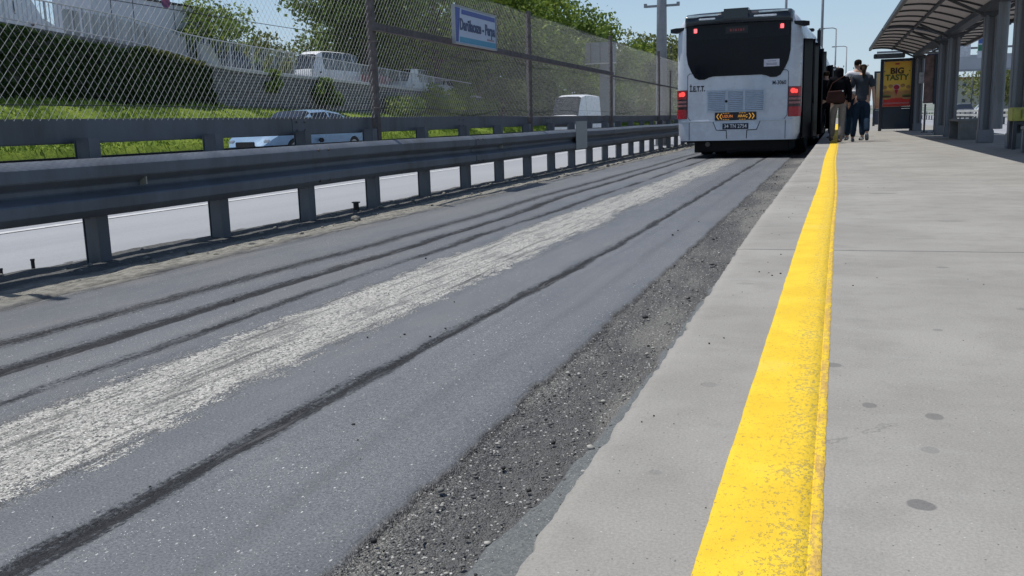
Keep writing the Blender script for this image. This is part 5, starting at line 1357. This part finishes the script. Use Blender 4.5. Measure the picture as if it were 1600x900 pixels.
def person(label, loc, rz, H, top_m, leg_m, shoe_m, hair_m, style, pose, extras=()):
    """local frame: facing +y. pose: dict of hands, feet, head turn"""
    t = empty("person", loc, rz, label, "person"); s = H / 1.72
    sw = .19 if style.get("male") else .165
    hipw = .095
    lf = Vector(pose["lf"]); rf = Vector(pose["rf"])       # ankles
    lh = Vector(pose["lh"]); rh = Vector(pose["rh"])       # wrists
    def knee(hip, ank, fwd_): m_ = (hip + ank) / 2; return m_ + Vector((0, fwd_, .01))
    hipL = Vector((-hipw, 0, .90)); hipR = Vector((hipw, 0, .90)); shL = Vector((-sw, -.01, 1.40)); shR = Vector((sw, -.01, 1.40))
    kL = knee(hipL, lf, pose.get("kl", .03)); kR = knee(hipR, rf, pose.get("kr", .03))
    eL = (shL + lh) / 2 + Vector((-.03, -.03, -.01)); eR = (shR + rh) / 2 + Vector((.03, -.03, -.01))
    hx, hy = pose.get("head", (0, .03)); hc = Vector((hx, hy, 1.60))
    J = [(0, 0, .94, (.12, .09)), (0, 0, 1.10, (.115, .085)), (0, -.01, 1.28, (.14, .095)), (0, -.01, 1.40, (.10, .07)), (0, 0, 1.48, .052), tuple(hc + Vector((0, -.01, -.06))) + (.062,), tuple(hc) + ((.078, .092),), tuple(hc + Vector((0, -.005, .07))) + ((.066, .078),)]
    E = [(0, 1), (1, 2), (2, 3), (3, 4), (4, 5), (5, 6), (6, 7)]
    def chain(start, pts):
        k = start
        for p, r in pts: J.append(tuple(p) + (r,)); E.append((k, len(J) - 1)); k = len(J) - 1
        return k
    for hip, kn, an, sgn in ((hipL, kL, lf, -1), (hipR, kR, rf, 1)):
        chain(0, [(hip, .085), ((hip + kn) / 2, .075), (kn, .052), ((kn + an) / 2 + Vector((0, -.012, .04)), .05), (an, .034), (an + Vector((0, .05, -.045)), (.034, .03)), (an + Vector((0, .15, -.055)), (.036, .022))])
    for sh, el, wr, sgn in ((shL, eL, lh, -1), (shR, eR, rh, 1)):
        d = (wr - el).normalized()
        chain(3, [(sh, .052), ((sh + el) / 2, .045), (el, .036), ((el + wr) / 2, .033), (wr, .024), (wr + d * .05, (.020, .036))])
    J = [(x * s, y * s, z * s, (r[0] * s, r[1] * s) if isinstance(r, tuple) else r * s) for x, y, z, r in J]
    body = skin_mesh("body", J, E, skin_m, t)
    # fingers, nose and ears merged into the same mesh
    bm_ = bmesh.new(); bm_.from_mesh(body.data); mb = MB(); mb.bm.free(); mb.bm = bm_
    for sh, el, wr, sgn in ((shL, eL, lh, -1), (shR, eR, rh, 1)):
        d = (wr - el).normalized(); side = d.cross(Vector((sgn, 0, 0))).normalized()
        base = wr + d * .085
        for k, L in enumerate((.072, .082, .077, .060)):
            o_ = side * (-.030 + .020 * k); a = base + o_; inn = Vector((-sgn * .018, 0, 0))
            mb.tube([a - d * .03, a + d * L * .45, a + d * L * .8 + inn * .6, a + d * L + inn * 1.4], [.009, .0085, .0075, .005], 6)
        a = wr + d * .03; mb.tube([a, a - side * .035 + d * .03, a - side * .045 + d * .065], [.011, .010, .007], 6)
    mb.tube([hc + Vector((0, .085, .0)), hc + Vector((0, .115, -.03)), hc + Vector((0, .09, -.04))], [.008, .014, .010], 6)
    for sgn in (-1, 1): mb.tube([hc + Vector((sgn * .075, -.01, -.02)), hc + Vector((sgn * .088, -.02, .0)), hc + Vector((sgn * .080, -.005, .025))], [.008, .012, .008], 6)
    if s != 1:
        pass
    bm_.to_mesh(body.data); bm_.free()
    for p in body.data.polygons: p.use_smooth = True
    def cloth(nm, J_, E_, m_, root=0):
        J2 = [(x * s, y * s, z * s, (r[0] * s, r[1] * s) if isinstance(r, tuple) else r * s) for x, y, z, r in J_]; return skin_mesh(nm, J2, E_, m_, t, root=root)
    # trousers
    w = style.get("leg", 1.0)
    JJ = [(0, 0, .99, (.145, .112)), (0, 0, .90, (.15, .12))]; EE = [(0, 1)]
    for hip, kn, an in ((hipL, kL, lf), (hipR, kR, rf)):
        i = len(JJ); JJ += [tuple(hip + Vector((0, 0, -.04))) + (.098 * w,), tuple((hip + kn) / 2) + (.088 * w,), tuple(kn) + (.070 * w,), tuple((kn + an) / 2 + Vector((0, -.01, .03))) + (.066 * w,), tuple(an + Vector((0, 0, style.get("hem", .01)))) + (.060 * w,)]
        EE += [(1, i), (i, i + 1), (i + 1, i + 2), (i + 2, i + 3), (i + 3, i + 4)]
    cloth("trousers", JJ, EE, leg_m, 1)
    # top
    hz = style.get("top_hem", .92); b_ = style.get("bulk", 1.0); sl = style.get("sleeve", .5)
    JJ = [(0, 0, hz, (.152 * b_, .118 * b_)), (0, 0, (hz + 1.15) / 2, (.140 * b_, .108 * b_)), (0, -.005, 1.15, (.138 * b_, .104 * b_)), (0, -.01, 1.30, (.158 * b_, .112 * b_)), (0, -.01, 1.405, (.115 * b_, .082 * b_)), (0, 0, 1.46, (.066, .06))]
    EE = [(0, 1), (1, 2), (2, 3), (3, 4), (4, 5)]
    for sh, el, wr in ((shL, eL, lh), (shR, eR, rh)):
        i = len(JJ); JJ += [tuple(sh) + (.066 * b_,), tuple((sh + el) / 2) + (.060 * b_,)]; EE += [(4, i), (i, i + 1)]
        if sl > .6: JJ += [tuple(el) + (.052 * b_,), tuple((el + wr) / 2) + (.046 * b_,), tuple(wr) + (.040 * b_,)]; EE += [(i + 1, i + 2), (i + 2, i + 3), (i + 3, i + 4)]
        else: JJ += [tuple((sh + el) / 2 + (el - sh) * .28) + (.058 * b_,)]; EE += [(i + 1, i + 2)]
    cloth("top", JJ, EE, top_m, 2)
    for an, nm in ((lf, "shoe"), (rf, "shoe")):
        tilt = pose.get("tilt_l" if an is lf else "tilt_r", 0.0)
        dz = -math.sin(tilt) * .15
        cloth("shoe", [tuple(an + Vector((0, -.045, -.045))) + ((.040, .036),), tuple(an + Vector((0, .02, -.035))) + ((.042, .042),), tuple(an + Vector((0, .10, -.055 + dz * .6))) + ((.046, .032),), tuple(an + Vector((0, .175, -.062 + dz))) + ((.038, .024),)], [(0, 1), (1, 2), (2, 3)], shoe_m)
    if style.get("hijab"):
        cloth("headscarf", [tuple(hc + Vector((0, -.02, .065))) + ((.092, .10),), tuple(hc + Vector((0, -.03, -.02))) + ((.108, .118),), tuple(hc + Vector((0, -.035, -.12))) + ((.092, .09),), (0, -.02, 1.39, (.13, .09))], [(0, 1), (1, 2), (2, 3)], hair_m)
    else:
        cloth("hair", [tuple(hc + Vector((0, -.015, .075))) + ((.080, .090),), tuple(hc + Vector((0, -.045, .02))) + ((.088, .070),), tuple(hc + Vector((0, -.06, -.05))) + ((.068, .042),)], [(0, 1), (1, 2)], hair_m)
        if style.get("ponytail"):
            cloth("ponytail", [tuple(hc + Vector((0, -.10, .03))) + (.034,), tuple(hc + Vector((.01, -.15, -.03))) + (.042,), tuple(hc + Vector((.015, -.15, -.14))) + (.036,), tuple(hc + Vector((.01, -.13, -.22))) + (.014,)], [(0, 1), (1, 2), (2, 3)], hair_m)
    t["_h"] = s; del t["_h"]
    return t, s
cl = lambda n_, c: mat(n_, c, .9, 0, .12, 14, .001, spec=.08)
black_c = cl("cloth_black", (.006, .006, .009)); beige_c = cl("cloth_beige", (.24, .21, .19)); slate_c = cl("cloth_slate", (.038, .046, .060)); jean_c = cl("cloth_jeans", (.014, .028, .050)); white_c = cl("cloth_white", (.62, .64, .68)); grey_c = cl("cloth_grey", (.20, .20, .21))
hair_b = cl("hair_brown", (.030, .020, .015)); shoe_w = cl("shoe_pale", (.34, .36, .38)); shoe_t = cl("shoe_tan", (.18, .13, .10)); shoe_g = cl("shoe_grey", (.13, .15, .18))
# woman in black jacket and scarf
t, s = person("woman in black headscarf, black jacket and beige trousers walking on the yellow line", (-.02, 21.35, 0), R(12), 1.63, black_c, beige_c, shoe_t, black_c, dict(hijab=True, sleeve=1, bulk=1.16, top_hem=.80, leg=1.08), dict(lf=(-.09, .16, .11), rf=(.06, -.06, .085), lh=(-.20, .20, 1.02), rh=(.24, .02, .88), tilt_l=.0, head=(0, .03)))
bg_ = empty("hand_bag", (-.06, 21.16, .93), label="dark brown shoulder bag hanging behind the woman in black", cat="bag")
bm_ = cl("bag_leather", (.045, .022, .020))
b = MB(); b.loft([[(-.25, 21.10, .83), (.10, 21.13, .83), (.10, 21.22, .83), (-.25, 21.19, .83)], [(-.27, 21.09, .88), (.12, 21.12, .88), (.12, 21.23, .88), (-.27, 21.20, .88)], [(-.24, 21.10, 1.08), (.08, 21.13, 1.10), (.08, 21.20, 1.10), (-.24, 21.18, 1.08)]]); b.build("bag_body", bm_, bg_, smooth=False, bevel=.02)
b = MB(); b.tube([(-.22, 21.14, 1.08), (-.15, 21.17, 1.25), (.02, 21.22, 1.36), (.10, 21.30, 1.40)], .010, 6); b.build("strap", bm_, bg_)
b = MB(); b.tube([(.06, 21.115, 1.08), (.06, 21.10, 1.08)], .016, 8); b.build("buckle", mat("chrome_strip", (.55, .58, .6)), bg_)
# woman in slate T-shirt and jeans
person("woman with a ponytail in dark slate T-shirt and jeans, seen from behind", (.45, 21.45, 0), R(-4), 1.66, slate_c, jean_c, shoe_g, hair_b, dict(ponytail=True, sleeve=.5, bulk=1.08, top_hem=.84, leg=1.05), dict(lf=(-.17, .08, .085), rf=(.14, -.22, .20), lh=(-.27, .08, .86), rh=(.25, .02, .84), tilt_r=.75, kr=.14, head=(.01, .03)))
# man in white T-shirt
person("taller man in white T-shirt with short dark hair, behind the ponytailed woman", (.36, 22.45, 0), R(14), 1.82, white_c, jean_c, shoe_w, hair_b, dict(male=True, sleeve=.5, bulk=1.05, leg=1.05), dict(lf=(-.12, .18, .085), rf=(.12, -.10, .085), lh=(-.26, .14, .88), rh=(.26, .0, .86), head=(.0, .03)))
# passengers by the open door
person("passenger in black clothes boarding at the bus door beside the woman in black", (-.33, 24.9, 0), R(30), 1.70, black_c, black_c, shoe_w, hair_b, dict(sleeve=1, bulk=1.1, leg=1.1), dict(lf=(-.12, .14, .085), rf=(.11, -.12, .085), lh=(-.24, .16, .92), rh=(.24, .04, .88)))
person("passenger in black top and grey trousers walking farther ahead on the platform", (.27, 26.2, 0), R(5), 1.68, black_c, grey_c, shoe_w, hair_b, dict(sleeve=1, bulk=1.08, leg=1.05), dict(lf=(-.11, .16, .085), rf=(.11, -.14, .085), lh=(-.24, .12, .88), rh=(.24, .04, .88)))
